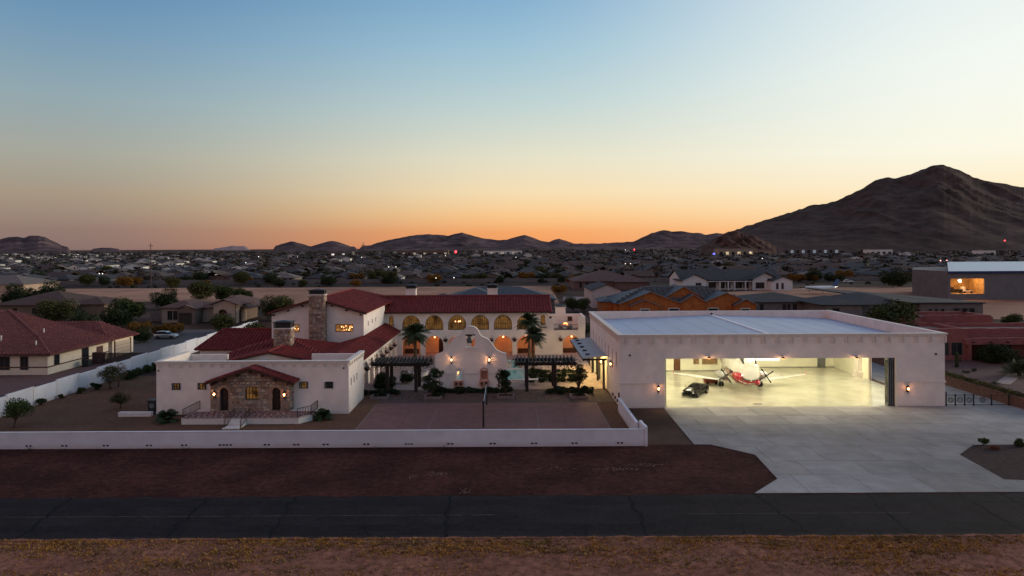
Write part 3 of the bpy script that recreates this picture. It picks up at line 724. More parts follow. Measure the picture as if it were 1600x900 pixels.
# deck
DKX0, DKX1, DKY = -37.4, -24.0, 77.9
dk = MB().prism([(DKX0, DKY, 0), (DKX1, DKY, 0), (DKX1 + 1.1, 79.4, 0), (DKX1 + 1.1, CY0 - .01, 0), (DKX0, CY0 - .01, 0)], (0, 0, .68)).build('deck_base', TRIM, cs_)
MB().prism([(DKX0 - .06, DKY - .06, .68), (DKX1 + .02, DKY - .06, .68), (DKX1 + 1.16, 79.37, .68), (DKX1 + 1.16, PY - .002, .68), (DKX0 - .06, PY - .002, .68)], (0, 0, .03)).build('deck_mortar', mat('flag_mortar', (0.46, 0.36, 0.34), 0.95, 0.1, 3), cs_)
FL = [mat('flag_' + n, c_, 0.9, 0.15, 3, 0.3, 20) for n, c_ in (('plum', (0.14, 0.075, 0.075)), ('rust', (0.20, 0.11, 0.10)), ('grey', (0.17, 0.12, 0.12)))]
fr_ = random.Random(2); y = DKY + .02
flag_me = []
for k in range(6):
    n = fr_.choice((5, 6)); pts = [(.5 * math.cos(6.283 * i / n + fr_.uniform(-.2, .2)) , .5 * math.sin(6.283 * i / n + fr_.uniform(-.2, .2)), 0) for i in range(n)]
    flag_me.append(MB().prism(pts, (0, 0, .03)).mesh('flagstone', FL[k % 3]))
nfl = 0
while y < PY - .2:
    x = DKX0 + fr_.uniform(.2, .4)
    while x < DKX1 + (.9 if y > 79.2 else -.2) and nfl < 290:
        w0 = fr_.uniform(.5, .85)
        inst('flagstone', flag_me[fr_.randrange(6)], cs_, (x + w0 / 2 - .1 + 31, y + .22 - 86, .71), fr_.choice((0, 3.14)), (w0 * .96, .43, 1)); x += w0; nfl += 1
    y += .45
MB().prism([(gx(361, 78), DKY - .05, .0), (gx(361, 78) - .2, DKY - 2.2, 0), (gx(361, 78) + 1.6, DKY - 2.2, 0), (gx(386, 78), DKY - .05, 0)], (0, 0, .12)).build('step', TRIM, cs_)
X0 = gx(361, 78); MB().box(X0, X0 + 1.7, DKY - 1.0, DKY - .07, .12, .38).build('step', TRIM, cs_)
MB().box(X0, X0 + 1.7, DKY - .5, DKY - .07, .38, .6).build('step', TRIM, cs_)
def rail(parent, p0, p1, h=1.0, n=8):
    p0, p1 = Vector(p0), Vector(p1); f = MB()
    f.bar(p0 + Vector((0, 0, h)), p1 + Vector((0, 0, h)), .06).bar(p0 + Vector((0, 0, .12)), p1 + Vector((0, 0, .12)), .04)
    for i in range(n + 1):
        q = p0 + (p1 - p0) * i / n; f.bar(q, q + Vector((0, 0, h)), .07 if i in (0, n) else .035)
    return f.build('railing', BLACK, parent)
rail(cs_, (DKX0 + .1, 78.1, .7), (DKX0 + .1, 82.4, .7), 1.0, 14)
for xo in (-.05, 1.75): rail(cs_, (X0 + xo, DKY - 1.9, .05), (X0 + xo, DKY + .9, .7), .9, 7)
rail(cs_, (DKX1 + .9, 79.6, .7), (DKX1 + .9, 82.4, .7), 1.0, 9); rail(cs_, (DKX1 - .2, 78.05, .7), (DKX1 + .9, 79.6, .7), 1.0, 5)

# gabled wing behind the casita (part of the mansion)
ms = thing('mansion', 'white two storey mission style mansion with red clay tile roofs and lit arches', 'house', (-15, 112, 0))
GX0, GX1, GXM = -40.6, -23.2, -31.9
zr, ze = 6.85, 4.75
mb = MB()
tiles(mb, [(-41, 93.6, 4.7), (-24, 93.6, 4.7), (-31.3, 100, 6.85), (-34.1, 100, 6.85)], mvar=3)
tiles(mb, [(-41, 93.6, 4.7), (-41, 107, 4.7), (-34.1, 100, 6.85)], mvar=3)
tiles(mb, [(-24, 93.6, 4.7), (-24, 108, 4.7), (-31.3, 100, 6.85)], mvar=3)
tiles(mb, [(-41, 107, 4.7), (-24, 108, 4.7), (-31.3, 100.02, 6.84), (-34.1, 100, 6.84)], mvar=3)
for e in (-37.4, -26.3): tiles(mb, [(GXM, 90.5, 6.28), (e, 90.5, 5.15), (e, 97, 5.15), (GXM, 97, 6.28)], mvar=3)
mb.build('wing_roof', TILE, ms)
MB().box(-40.3, -24.2, 91.35, 107.5, 0, 4.6).build('wing_wall', STUC, ms)
MB().prism([(-37.2, 90.9, 4.6), (-26.5, 90.9, 4.6), (-26.5, 90.9, 5.05), (GXM, 90.9, 6.12), (-37.2, 90.9, 5.05)], (0, .3, 0)).build('gable_wall', STUC, ms)
mb = MB()
for e in (-37.5, -26.2): mb.bar((GXM, 90.46, 6.2), (e, 90.46, 5.06), .1, .2)
mb.build('bargeboard', BEAM, ms)
VX = gx(412, 90.9); MB().box(VX - .5, VX + .5, 90.8, 90.895, 4.95, 5.55).build('gable_vent', mat('white_vent', (.7, .7, .72), .7, .03, 2), ms)
def chimney(parent, x0, x1, y0, y1, z0, z1, stone, cap=.75, seed=1):
    body = MB().box(x0, x1, y0, y1, z0, z1 - cap).build('chimney', MORTAR if stone else STUC, parent)
    if stone:
        stones(parent, (x0, y0 - .002), (1, 0), x1 - x0, z0, lambda s: z1 - cap - .02, None, (.28, .42), (.4, .85), seed=seed)
        stones(parent, (x1 + .002, y0), (0, 1), y1 - y0, z0, lambda s: z1 - cap - .02, None, (.28, .42), (.4, .85), seed=seed + 1)
    MB().box(x0 - .12, x1 + .12, y0 - .12, y1 + .12, z1 - cap, z1 - cap + .14).build('chimney_shelf', TRIM, body)
    mb = MB(); xm_, ym_ = (x0 + x1) / 2, (y0 + y1) / 2
    for (a, b) in ((x0, y0), (x1 - .12, y0), (x0, y1 - .12), (x1 - .12, y1 - .12)): mb.box(a, a + .12, b, b + .12, z1 - cap + .14, z1 - .22)
    mb.box(x0 + .15, x1 - .15, y0 + .15, y1 - .15, z1 - cap + .14, z1 - .22)
    mb.box(x0 - .15, x1 + .15, y0 - .15, y1 + .15, z1 - .24, z1 - .16)
    for q in (((x0 - .15, y0 - .15), (x1 + .15, y0 - .15)), ((x1 + .15, y0 - .15), (x1 + .15, y1 + .15)), ((x1 + .15, y1 + .15), (x0 - .15, y1 + .15)), ((x0 - .15, y1 + .15), (x0 - .15, y0 - .15))):
        mb.poly([(q[0][0], q[0][1], z1 - .16), (q[1][0], q[1][1], z1 - .16), (xm_, ym_, z1 + .05)])
    mb.build('chimney_cap', BLACK, body); return body
chimney(ms, -33.4, -31.0, 97.0, 98.7, 5.8, 9.75, True, 1.15, seed=11)
# tall block
TX0, TX1, TY0, TY1 = -37.6, -23.0, 108.4, 133.0; txm = -30.3; te = 9.85; tr = 12.1
tw = [(-34.6, 2.8), (-26.1, 2.8)]
mb = MB(); wall(mb, (TX0, TY0), (1, 0), TX1 - TX0, 0, te, .4, [(c_ - TX0, wd, 6.75, 8.0, 0) for c_, wd in tw])
mb.prism([(TX0, TY0, te), (TX1, TY0, te), (txm, TY0, tr - .1)], (0, .4, 0)); mb.build('front_wall', STUC, ms)
mb = MB(); wall(mb, (TX1, TY0 + .4), (0, 1), 18.2, 0, te + .02, .4, [(y - TY0 - .4, .55, 7.3, 8.1, 0) for y in (112.0, 115.2, 118.2)]); mb.build('side_wall', STUC, ms)
MB().box(TX0, TX0 + .4, TY0 + .4, TY1, 0, te).build('side_wall', STUC, ms)
for y in (112.0, 115.2, 118.2): MB().box(TX1 - .2, TX1 - .15, y - .28, y + .28, 7.3, 8.1).build('window', GLASS, ms)
mb = MB()
tiles(mb, [(txm, TY0 - .7, tr), (TX0 - .6, TY0 - .7, te - .1), (TX0 - .6, TY1, te - .1), (txm, TY1, tr)], mvar=3)
tiles(mb, [(txm, TY0 - .7, tr), (txm, TY1, tr), (TX1 + .55, 127.5, te - .08), (TX1 + .55, TY0 - .7, te - .08)], mvar=3)
tiles(mb, [(txm, TY1, tr), (TX1 + 1.5, TY1 + 6, te - .3), (TX1 + .55, 127.5, te - .08)], mvar=3)
mb.build('tower_roof', TILE, ms)
mb = MB()
for e in (TX0 - .62, TX1 + .58): mb.bar((txm, TY0 - .74, tr - .1), (e, TY0 - .74, te - .2), .1, .26)
mb.build('bargeboard', BEAM, ms)
for i in range(-3, 4):
    X = txm + i * 2.3; Z = tr - .35 - abs(i) * .71; MB().box(X - .1, X + .1, TY0 - .7, TY0, Z - .22, Z).build('rafter_end', BEAM, ms)
for c_, wd in tw:
    wn = window(ms, c_ - wd / 2, c_ + wd / 2, TY0 + .06, 6.76, 7.99, GLOW, 3, 1, fr=.1)
    r_ = random.Random(int(c_ * 10))
    for k in range(9):
        MB().ball((c_ + r_.uniform(-.2, .5) * wd * .9, TY0 + .1, r_.uniform(6.95, 7.7)), r_.uniform(.06, .11), 6).build('light_bulb', BULB, wn)
chimney(ms, -31.3, -28.9, 107.0, 108.38, 4.2, 13.65, True, .95, seed=21)
# arcade along the court
AXW, AXE = -20.7, -20.1
arc_y = [95.2 + 3.93 * k for k in range(8)]
mb = MB(); wall(mb, (AXW, 91.25), (0, 1), 35.7, 0, 4.55, .45, [(y - 91.25, 2.75, 0, 3.6, 1) for y in arc_y]); mb.build('arcade_wall', STUC, ms)
mb = MB()
tiles(mb, [(AXE, 91.4, 4.5), (AXE, 127.3, 4.5), (TX1 + .02, 127.3, 6.05), (TX1 + .02, 104.6, 6.05), (TX1 + .02 , 91.4, 6.05)], mvar=3)
mb.build('arcade_roof', TILE, ms)
mb = MB(); tiles(mb, [(TX1 + .02, 91.4, 6.05), (TX1 + .02, 108.36, 6.05), (-28.9, 108.36, 4.3), (-28.9, 91.4, 4.3)], mvar=3)
mb.build('roof_corner', TILE, ms)
MB().box(-24.0, -23.6, 91.3, 108.4, 0, 4.4).box(-24, -20.8, 91.25, 91.4, 0, 4.4).build('inner_wall', STUC, ms)
MB().poly([(x, y, .04) for x, y in rect(-23.6, -20.2, 91.4, 127)]).build('arcade_floor', PAVE, ms)
BASK = mat('basket_flowers', (0.06, 0.03, 0.025), 0.9, 0.4, 6); FLW = mat('red_flowers', (0.16, 0.03, 0.04), 0.9, 0.4, 8)
def basket(x, y, z, wall_dir, lab, grp):
    t = thing('hanging_basket', lab, 'flower basket', (x, y, z), 0, grp)
    r_ = random.Random(int(x * 31 + y * 17)); mb = MB()
    for k in range(46):
        a, b = r_.uniform(0, 6.28), r_.uniform(-.6, 1.2); rr = .42 * r_.uniform(.6, 1.1)
        c_ = Vector((rr * math.cos(a) * math.cos(b), rr * math.sin(a) * math.cos(b), rr * math.sin(b) * .7)); s_ = .13
        mb.poly([c_ + Vector([r_.uniform(-s_, s_) for _ in range(3)]) for _ in range(4)])
    mb.build('flowers', FLW if r_.random() < .5 else BASK, t, world=False)
    MB().tube([(0, 0, -.38), (0, 0, -.2), (0, 0, 0)], [.12, .28, .36], 8).build('bowl', WOOD, t, world=False)
    wx_, wy_ = wall_dir
    MB().bar((0, 0, .1), (0, 0, .62), .03).bar((0, 0, .62), (wx_, wy_, .62), .04).bar((wx_, wy_, .3), (wx_, wy_, .7), .05).build('bracket', BLACK, t, world=False)
ordn = ['nearest the camera', 'second from the camera', 'third from the camera', 'fourth from the camera', 'fifth from the camera', 'sixth from the camera', 'farthest from the camera']
for k in range(7):
    y = arc_y[k] + 1.96; basket(AXW + .55, y, 2.9, (-.5, 0), 'hanging flower basket on the receding side arcade, ' + ordn[k], 'flower baskets on the arcades')
for y in arc_y[2:]: 
    f = MB().ball((-22.2, y, 3.9), .12, 6).build('ceiling_lamp', BULB, ms); lamp(f, (-22.2, y, 3.7), 9, (1, .45, .2), .12)

# long wing
LY = 127.0; LX0, LX1 = -23.0, 7.55
ax = [-18.1 + 4.27 * k for k in range(8)]
ops = [(x - LX0, 3.35, 4.75, 7.5, 1) for x in ax[:6]] + [(x - LX0, 3.35, 0, 3.65, 1) for x in ax] + [(-21.8 - LX0, .85, 5.55, 7.45, 1), (6.4 - LX0, .85, 5.55, 7.45, 1)]
ops6 = [o for o in ops if o[0] < 29.5]
mb = MB(); wall(mb, (LX0, LY), (1, 0), 29.2 + 1.3, 0, 4.6, .5, [o for o in ops if o[3] < 4.6 and o[0] < 30.4 and o[0] + 1.7 < 30.5])
wall(mb, (LX0, LY), (1, 0), LX1 - LX0, 4.6, 8.35, .5, [o for o in ops if o[3] > 4.6])
wall(mb, (LX1 - .05, LY + .002), (1, 0), 14.3 - LX1, 0, 4.6, .5, [(11.75 - LX1 + .05, 3.35, 0, 3.65, 1)])
mb.build('front_wall', STUC, ms)
MB().box(LX1 - .4, LX1, LY + .5, 139, 4.6, 8.35).build('end_wall', STUC, ms)
mb = MB()
tiles(mb, [(-26, LY - .7, 8.1), (8.1, LY - .7, 8.1), (8.1, 133, 10.6), (-26, 133, 10.6)], mvar=3)
tiles(mb, [(8.1, 139.5, 8.1), (-26, 139.5, 8.1), (-26, 133, 10.6), (8.1, 133, 10.6)], sp=.6, seglen=2)
mb.build('main_roof', TILE, ms)
MB().prism([(LX1, LY + .5, 8.35), (LX1, 138.6, 8.35), (LX1, 133, 10.3)], (-.4, 0, 0)).build('gable_wall', STUC, ms)
MB().box(-24, 8.05, LY - .78, LY - .7, 7.9, 8.12).build('gutter', BEAM, ms)
for x in ax[:6]: window(ms, x - 1.68, x + 1.68, LY + .18, 4.75, 7.5, AMBER, 7, 1, 1, fr=.12)
for x in (-21.8, 6.4):
    window(ms, x - .42, x + .42, LY + .18, 5.55, 7.45, AMBER, 0, 1, 1, fr=.06)
    f = MB()
    for i in range(7):
        a = -.55 + i * 1.1 / 6; f.bar((x + a, LY - .35, 5.9), (x + a * 1.25, LY - .5, 5.2), .03)
    f.bar((x - .6, LY - .35, 5.9), (x + .6, LY - .35, 5.9), .05).bar((x - .72, LY - .5, 5.2), (x + .72, LY - .5, 5.2), .06).box(x - .7, x + .7, LY - .5, LY - .002, 5.12, 5.2)
    f.build('balconette', BLACK, ms)
b1 = MB().ball((-9.9, LY + .2, 6.3), .12, 6).ball((-9.3, LY + .2, 6.3), .14, 6).ball((-9.0, LY + .2, 6.35), .12, 6).build('chandelier', BULB, ms)
MB().box(LX0, 14.2, 130.6, 130.9, 0, 4.4).build('loggia_back_wall', mat('loggia_stucco', (0.62, 0.38, 0.24), .9, .05, .6), ms)
MB().box(LX0, 14.2, LY + .5, 130.6, 4.3, 4.42).build('loggia_ceiling', TRIM, ms)
MB().poly([(x, y, .04) for x, y in rect(LX0, 14.2, LY, 130.6)]).build('loggia_floor', PAVE, ms)
for i, x in enumerate(ax):
    if i in (0, 2, 4): pass
    f = MB().ball((x, LY + .75, 3.32), .15, 8).tube([(x, LY + .75, 3.45), (x, LY + .75, 4.3)], .02, 5).build('ceiling_lamp', BULB, ms)
    lamp(f, (x, LY + 1.9, 3.3), 42, (1, .33, .09), .14)
    if i in (1, 3, 7):
        d_ = MB().box(x + .5, x + 1.5, 130.5, 130.59, 0, 2.3).prism([(x + 1 + .5 * math.cos(t * math.pi / 8), 130.5, 2.3 + .5 * math.sin(t * math.pi / 8)) for t in range(9)], (0, .09, 0)).build('door', WOOD, ms)
    if i in (0, 5, 6, 7): MB().box(x - 1.5, x + 1.0, 129.3, 130.0, .04, .85).build('bench', BEAM, ms)
for i, x in enumerate(ax[:7]):
    basket(x + 2.13, LY - .5, 2.95, (0, .5), 'hanging flower basket on the long rear arcade, %s from the left' % ['first', 'second', 'third', 'fourth', 'fifth', 'sixth', 'seventh'][i], 'flower baskets on the arcades')
chimney(ms, -20.1, -18.1, 133.3, 134.8, 10.2, 12.9, False, .95); chimney(ms, -4.1, -2.2, 133.3, 134.8, 10.2, 12.9, False, .95)
# roof terrace at the right end
MB().box(7.57, 8.4, LY, LY + .4, 4.62, 6.75).build('terrace_parapet', STUC, ms); MB().box(12.9, 14.3, LY, LY + .4, 4.62, 7.1).box(14.0, 14.3, LY + .4, 134, 4.62, 7.1).box(7.6, 14.3, 133.6, 134, 4.62, 7.0).build('terrace_parapet', STUC, ms)
MB().poly([(x, y, 4.61) for x, y in rect(7.5, 14.3, LY, 134)]).build('terrace_floor', PAVE, ms)
rail(ms, (8.4, LY + .2, 4.62), (12.9, LY + .2, 4.62), 1.05, 22)
for x in (8.0, 12.0): MB().box(x - .45, x + .45, 133.5, 133.59, 5.6, 6.5).build('window', BEAM, ms)
chimney(ms, 9.3, 11.2, 134.1, 135.4, 4.6, 8.7, False, .5)
fp = thing('fire_pit', 'round fire bowl burning on the roof terrace beside the hangar', 'fire pit', (10.8, 129.6, 4.62))
MB().tube([(10.8, 129.6, 4.63), (10.8, 129.6, 5.0), (10.8, 129.6, 5.3)], [.8, 1.2, 1.3], 14).build('bowl', mat('concrete_bowl', (.3, .26, .24), .8, .1, 2), fp)
fl = MB()
for k in range(9):
    a = k * .7; fl.tube([(10.8 + .35 * math.cos(a), 129.6 + .3 * math.sin(a), 5.3), (10.8 + .3 * math.cos(a + .3), 129.6 + .25 * math.sin(a), 5.5), (10.8 + .2 * math.cos(a + .5), 129.6, 5.75)], [.13, .1, .01], 5)
fl = fl.build('flame', mat('flame', (1, .4, .1), .5, 0, emis=(1, .22, .05), estr=6), fp); lamp(fp, (10.8, 129.3, 5.9), 25, (1, .4, .15), .3, 'fire_light')
for k in range(5):
    a = 3.6 + k * 1.0; x, y = 10.8 + 2.1 * math.cos(a), 129.8 + 1.6 * math.sin(a)
    if y < 127.8: continue
    ch = thing('lounge_chair', 'white lounge chair around the rooftop fire bowl', 'chair', (x, y, 4.62), 0, 'chairs around the rooftop fire bowl')
    MB().box(-.35, .35, -.35, .35, .12, .45).build('seat', TRIM, ch, world=False); MB().box(-.35, .35, .25, .38, .45, .95).build('backrest', TRIM, ch, world=False)
# low wing at the left
mb = MB(); tiles(mb, [(-51.8, 112.6, 3.4), (-38.2, 112.6, 3.4), (-37.65, 118.4, 6.1), (-49.4, 118.4, 6.1)], mvar=3)
tiles(mb, [(-51.8, 112.6, 3.4), (-49.4, 118.4, 6.1), (-51.8, 124, 3.4)], mvar=3); tiles(mb, [(-51.8, 124, 3.4), (-49.4, 118.4, 6.1), (-37.65, 118.4, 6.1), (-38.2, 124, 3.4)], sp=.8, seglen=3)
mb.build('garage_roof', TILE, ms)
MB().box(-51.2, -37.7, 113.2, 123.4, 0, 3.35).build('garage_wall', STUC, ms)

for a, b in (((txm, TY0 - .7, tr + .06), (txm, TY1, tr + .06)), ((-26, 133, 10.66), (8.1, 133, 10.66)), ((GXM, 90.5, 6.34), (GXM, 96.5, 6.34)), ((-34.1, 100, 6.9), (-31.3, 100, 6.9)), ((-49.4, 118.4, 6.16), (-37.7, 118.4, 6.16)), ((-49.4, 118.4, 6.16), (-51.8, 112.6, 3.46))):
    MB().tube([a, b], .2, 8).build('ridge_cap', TILE[0], ms)
# ------------------------------------------------------------------ mission bell wall
BX0, BX1, BY = -10.4, -.3, 95.3; k_ = BY / F
prof = [(510, 541), (535, 532), (562, 518), (585, 492), (605, 462), (622, 437), (645, 418), (672, 407), (690, 392), (703, 372), (715, 359), (730, 350), (750, 346), (770, 350), (787, 360), (800, 378), (808, 398), (822, 415), (850, 428), (872, 440), (888, 462), (905, 488), (925, 510), (955, 524), (988, 531)]
pp = [(gx(560 + u / 4.285, BY), gz(430 + v / 4.285, BY, 735)) for u, v in prof]
mw = thing('mission_wall', 'freestanding white mission style wall with curved gable and bell niche', 'wall', (-5.3, 95.6, 0))
mb = MB(); mb.v = []; y0, y1 = BY, BY + .7
nich = [(-7.0, .8, 1.55, 2.85), (-3.45, .8, 1.55, 2.85)]
BNX, BNW, BZ0, BZ1 = gx(734, BY), 1.25, 6.15, 7.85
xs_ = sorted(set([round(p[0], 4) for p in pp] + [n_[0] + s_ * n_[1] / 2 for n_ in nich for s_ in (-1, 1)] + [BNX - BNW / 2, BNX + BNW / 2]))
def zt(x):
    for (a, b), (c_, d_) in zip(pp, pp[1:]):
        if a - 1e-3 <= x <= c_ + 1e-3: return b + (d_ - b) * (x - a) / max(1e-6, c_ - a)
    return pp[0][1]
holes = [(n_[0] - n_[1] / 2, n_[0] + n_[1] / 2, n_[2], n_[3]) for n_ in nich] + [(BNX - BNW / 2, BNX + BNW / 2, BZ0, BZ1)]
for a, b in zip(xs_, xs_[1:]):
    if b - a < 1e-4: continue
    cov = sorted([h for h in holes if h[0] < (a + b) / 2 < h[1]], key=lambda h: h[2]); lo = 0
    spans = []
    for h in cov: spans.append((lo, lo, h[2], h[2])); lo = h[3]
    spans.append((lo, lo, zt(a), zt(b)))
    for la, lb, ha, hb in spans:
        mb.poly([(a, y0, la), (b, y0, lb), (b, y0, hb), (a, y0, ha)]).poly([(a, y1, la), (b, y1, lb), (b, y1, hb), (a, y1, ha)])
        mb.poly([(a, y0, ha), (b, y0, hb), (b, y1, hb), (a, y1, ha)]).poly([(a, y0, la), (b, y0, lb), (b, y1, lb), (a, y1, la)])
for x0, x1, z0, z1 in holes:
    for x in (x0, x1): mb.poly([(x, y0, z0), (x, y1, z0), (x, y1, z1), (x, y0, z1)])
mb.poly([(BX0, y0, 0), (BX0, y1, 0), (BX0, y1, zt(BX0 + .01)), (BX0, y0, zt(BX0 + .01))]).poly([(pp[-1][0], y0, 0), (pp[-1][0], y1, 0), (pp[-1][0], y1, pp[-1][1]), (pp[-1][0], y0, pp[-1][1])])
mb.build('wall_body', STUC, mw)
mb = MB()
for (a, b), (c_, d_) in zip(pp, pp[1:]):
    mb.prism([(a, y0 - .06, b + .001), (c_, y0 - .06, d_ + .001), (c_, y0 - .06, d_ + .11), (a, y0 - .06, b + .11)], (0, .82, 0))
mb.build('curved_coping', TRIM, mw)
for a, b in ((BX0 - .02, -7.75), (-6.25, -4.2), (-2.7, pp[-1][0] + .02)): MB().box(a, b, BY - .07, BY - .002, 2.42, 2.56).build('band_course', TRIM, mw)
MB().box(BNX - .95, BNX + .95, BY - .14, BY - .002, BZ0 - .22, BZ0 - .04).box(BNX - 1.15, BNX - .66, BY - .1, BY - .002, 7.45, 7.58).box(BNX + .66, BNX + 1.15, BY - .1, BY - .002, 7.45, 7.58).build('niche_ledge', TRIM, mw)
MB().box(BNX - .7, BNX + .7, BY - .1, BY + .1, BZ1 - .08, BZ1 + .08).build('bell_beam', WOOD, mw)
bell = thing('bell', 'bronze bell hanging in the niche at the top of the mission wall', 'bell', (BNX - .12, BY + .32, 7.75))
MB().tube([(0, 0, -1.05), (0, 0, -.95), (0, 0, -.6), (0, 0, -.3), (0, 0, -.18)], [.42, .36, .26, .2, .05], 12).build('bell_body', mat('bronze_patina', (.10, .13, .12), .5, .2, 4, metal=.6), bell, world=False, smooth=True)
MB().bar((0, 0, -.2), (0, 0, 0), .06).bar((-.35, 0, -.1), (.35, 0, -.1), .12).build('yoke', WOOD, bell, world=False)
for px in (704.7, 763.5): sconce(mw, gx(px, BY), BY, gz(562, BY, px), 0, -1, 42, (1, .5, .2))
NI = mat('niche_clay', (.55, .25, .17), .8, .15, 3); TEAL = mat('teal_tile', (.07, .35, .36), .3, .2, 6)
for i, (x, wd, z0, z1) in enumerate(nich):
    if i == 1: MB().box(x - .4, x + .4, BY + .6, BY + .64, z0, z1).build('niche_back', NI, mw)
    mb = MB()
    for t in range(10):
        a0, a1 = math.pi * t / 10, math.pi * (t + 1) / 10; mb.bar((x + .5 * math.cos(a0), BY - .05, 2.9 + .34 * math.sin(a0)), (x + .5 * math.cos(a1), BY - .05, 2.9 + .34 * math.sin(a1)), .12, .1)
    mb.box(x - .55, x - .41, BY - .12, BY - .002, 1.5, 2.9).box(x + .41, x + .55, BY - .12, BY - .002, 1.5, 2.9); mb.build('niche_surround', TRIM if i == 0 else NI, mw)
    MB().box(x - .65, x + .65, BY - .5, BY - .002, .75, 1.5).build('fountain_trough', NI, mw)
    MB().box(x - .45, x - .15, BY - .53, BY - .503, .95, 1.3).box(x + .15, x + .45, BY - .53, BY - .503, .95, 1.3).build('trough_panel', BLACK, mw)
# ------------------------------------------------------------------ pool
pl = thing('swimming_pool', 'turquoise lit swimming pool behind the mission wall', 'pool', (-4, 112, 0))
WAT = mat('pool_water', (.03, .20, .22), .06, .2, .5, .15, 3, spec=.5, emis=(.02, .20, .21), estr=.28)  # teal glow is emission put into the water; no pool lamp is built
WHI = mat('pool_coping', (.62, .6, .58), .7, .05, 1)
for y0, y1, z in ((103.2, 110.8, .14), (111.8, 119.0, .3)):
    MB().box(-11.6, 2.5, y0, y1, .02, z - .06).build('water', WAT, pl)
    MB().box(-12, 2.9, y0 - .4, y0, .02, z).box(-12, 2.9, y1, y1 + .4, .02, z).box(-12, -11.6, y0, y1, .02, z).box(2.5, 2.9, y0, y1, .02, z).build('coping', WHI, pl)

# ------------------------------------------------------------------ pergolas
def pergola(x0, x1, y0, y1, z, posts, label, n):
    t = thing('pergola', label, 'pergola', ((x0 + x1) / 2, (y0 + y1) / 2, 0))
    for x in posts:
        for y in (y0 + .5, y1 - .5): MB().box(x - .22, x + .22, y - .22, y + .22, 0, z - .55).build('post', WOOD, t)
    for y in (y0 + .5, y1 - .5):
        for d in (-.26, .26): MB().box(x0, x1, y + d - .07, y + d + .07, z - .55, z - .2).build('beam', WOOD, t)
    xm_ = (x0 + x1) / 2
    for i in range(n):
        x = x0 + .35 + (x1 - x0 - .7) * i / (n - 1); MB().box(x - .08, x + .08, y0 - .5, y1 + .5, z - .2, z + .08).build('rafter', WOOD, t)
    r_ = random.Random(n); mb = MB()
    for k in range(900):
        x = r_.choice([r_.uniform(x0, x1), r_.gauss(x0 + .8, .6), r_.gauss(x1 - .8, .6)]); y = r_.uniform(y0, y1); zz = z - .1 - abs(r_.gauss(0, .45)); s_ = .14
        mb.poly([(x + r_.uniform(-s_, s_), y + r_.uniform(-s_, s_), zz + r_.uniform(-s_, s_)) for _ in range(4)])
    mb.build('climbing_vine', mat('vine_leaf', (.03, .035, .02), .8, .3, 3), t, kind='stuff')
pergola(-18.9, -11.0, 94.4, 99.0, 4.2, (-16.9, -12.9), 'dark timber pergola left of the mission wall beside the arcade', 15)
pergola(.9, 9.4, 94.4, 99.0, 4.2, (2.5, 6.4), 'dark timber pergola right of the mission wall beside the hangar', 16)

# volleyball net
vn = thing('volleyball_net', 'volleyball net seen end on between two black posts on the court', 'net', (-2.85, 81, 0))
for y in (76.0, 87.0): MB().tube([(-2.85, y, 0), (-2.85, y, 2.95)], .11, 8).build('post', BLACK, vn)
mb = MB().bar((-2.85, 76, 2.6), (-2.85, 87, 2.6), .1, .06).bar((-2.85, 76, 1.7), (-2.85, 87, 1.7), .05)
mb.build('net_band', mat('net_white', (.4, .4, .4), .8, .1, 2), vn)
mb = MB()
for i in range(1, 44): mb.bar((-2.85, 76 + i * .25, 1.7), (-2.85, 76 + i * .25, 2.6), .018)
for i in range(1, 5): mb.bar((-2.85, 76, 1.7 + i * .18), (-2.85, 87, 1.7 + i * .18), .018)
mb.build('netting', BLACK, vn, kind='stuff')
b_ = MB().ball((-9.3, 90.5, .16), .14, 10).build('ball', mat('ball_white', (.6, .6, .6), .6, .05, 3), smooth=True); tag(b_, 'small white ball lying behind the court near the mission wall', 'ball')

# gate on the right
gt = thing('gate', 'low black metal drive gate with round medallions beside the hangar', 'gate', (58, 85, 0))
gxs = [1477, 1491.5, 1506, 1520, 1548, 1575, 1600]
for p in gxs:
    X = gx(p, 85); MB().box(X - .07, X + .07, 84.95, 85.05, 0, 1.5 if p > 1477 else 1.75).build('gate_post', BLACK, gt)
MB().box(gx(1477, 85), gx(1600, 85), 84.98, 85.02, 1.32, 1.38).box(gx(1477, 85), gx(1600, 85), 84.98, 85.02, .12, .18).build('gate_rail', BLACK, gt)
for a, b in zip(gxs[:4], gxs[1:5]):
    X = gx((a + b) / 2, 85); mb = MB()
    for t in range(12):
        a0, a1 = 6.2832 * t / 12, 6.2832 * (t + 1) / 12
        for r in (.34, .17): mb.bar((X + r * math.cos(a0), 85, .75 + r * math.sin(a0)), (X + r * math.cos(a1), 85, .75 + r * math.sin(a1)), .05)
        if t % 2 == 0: mb.bar((X + .17 * math.cos(a0), 85, .75 + .17 * math.sin(a0)), (X + .34 * math.cos(a0), 85, .75 + .34 * math.sin(a0)), .04)
    mb.build('medallion', BLACK, gt)
# utility bin by the casita and low curb
ub = thing('utility_cabinet', 'dark air conditioning cabinet at the left corner of the guest house', 'cabinet', (-43.4, 83.6, 0))
MB().box(-43.95, -42.9, 83, 84.1, 0, 1.55).build('body', mat('cabinet_dark', (.025, .03, .035), .6, .1, 2), ub); MB().box(-44, -42.88, 82.96, 84.14, 1.55, 1.65).build('lid', BLACK, ub)
MB().tube([(-43.4, 82.97, 1.0), (-43.4, 82.93, 1.0)], .3, 10).build('fan_grille', STEEL, ub)
o = MB().box(-46.8, -42.9, 81.7, 82.3, 0, .5).build('garden_curb', TRIM); tag(o, 'short pale garden curb left of the guest house', 'curb')

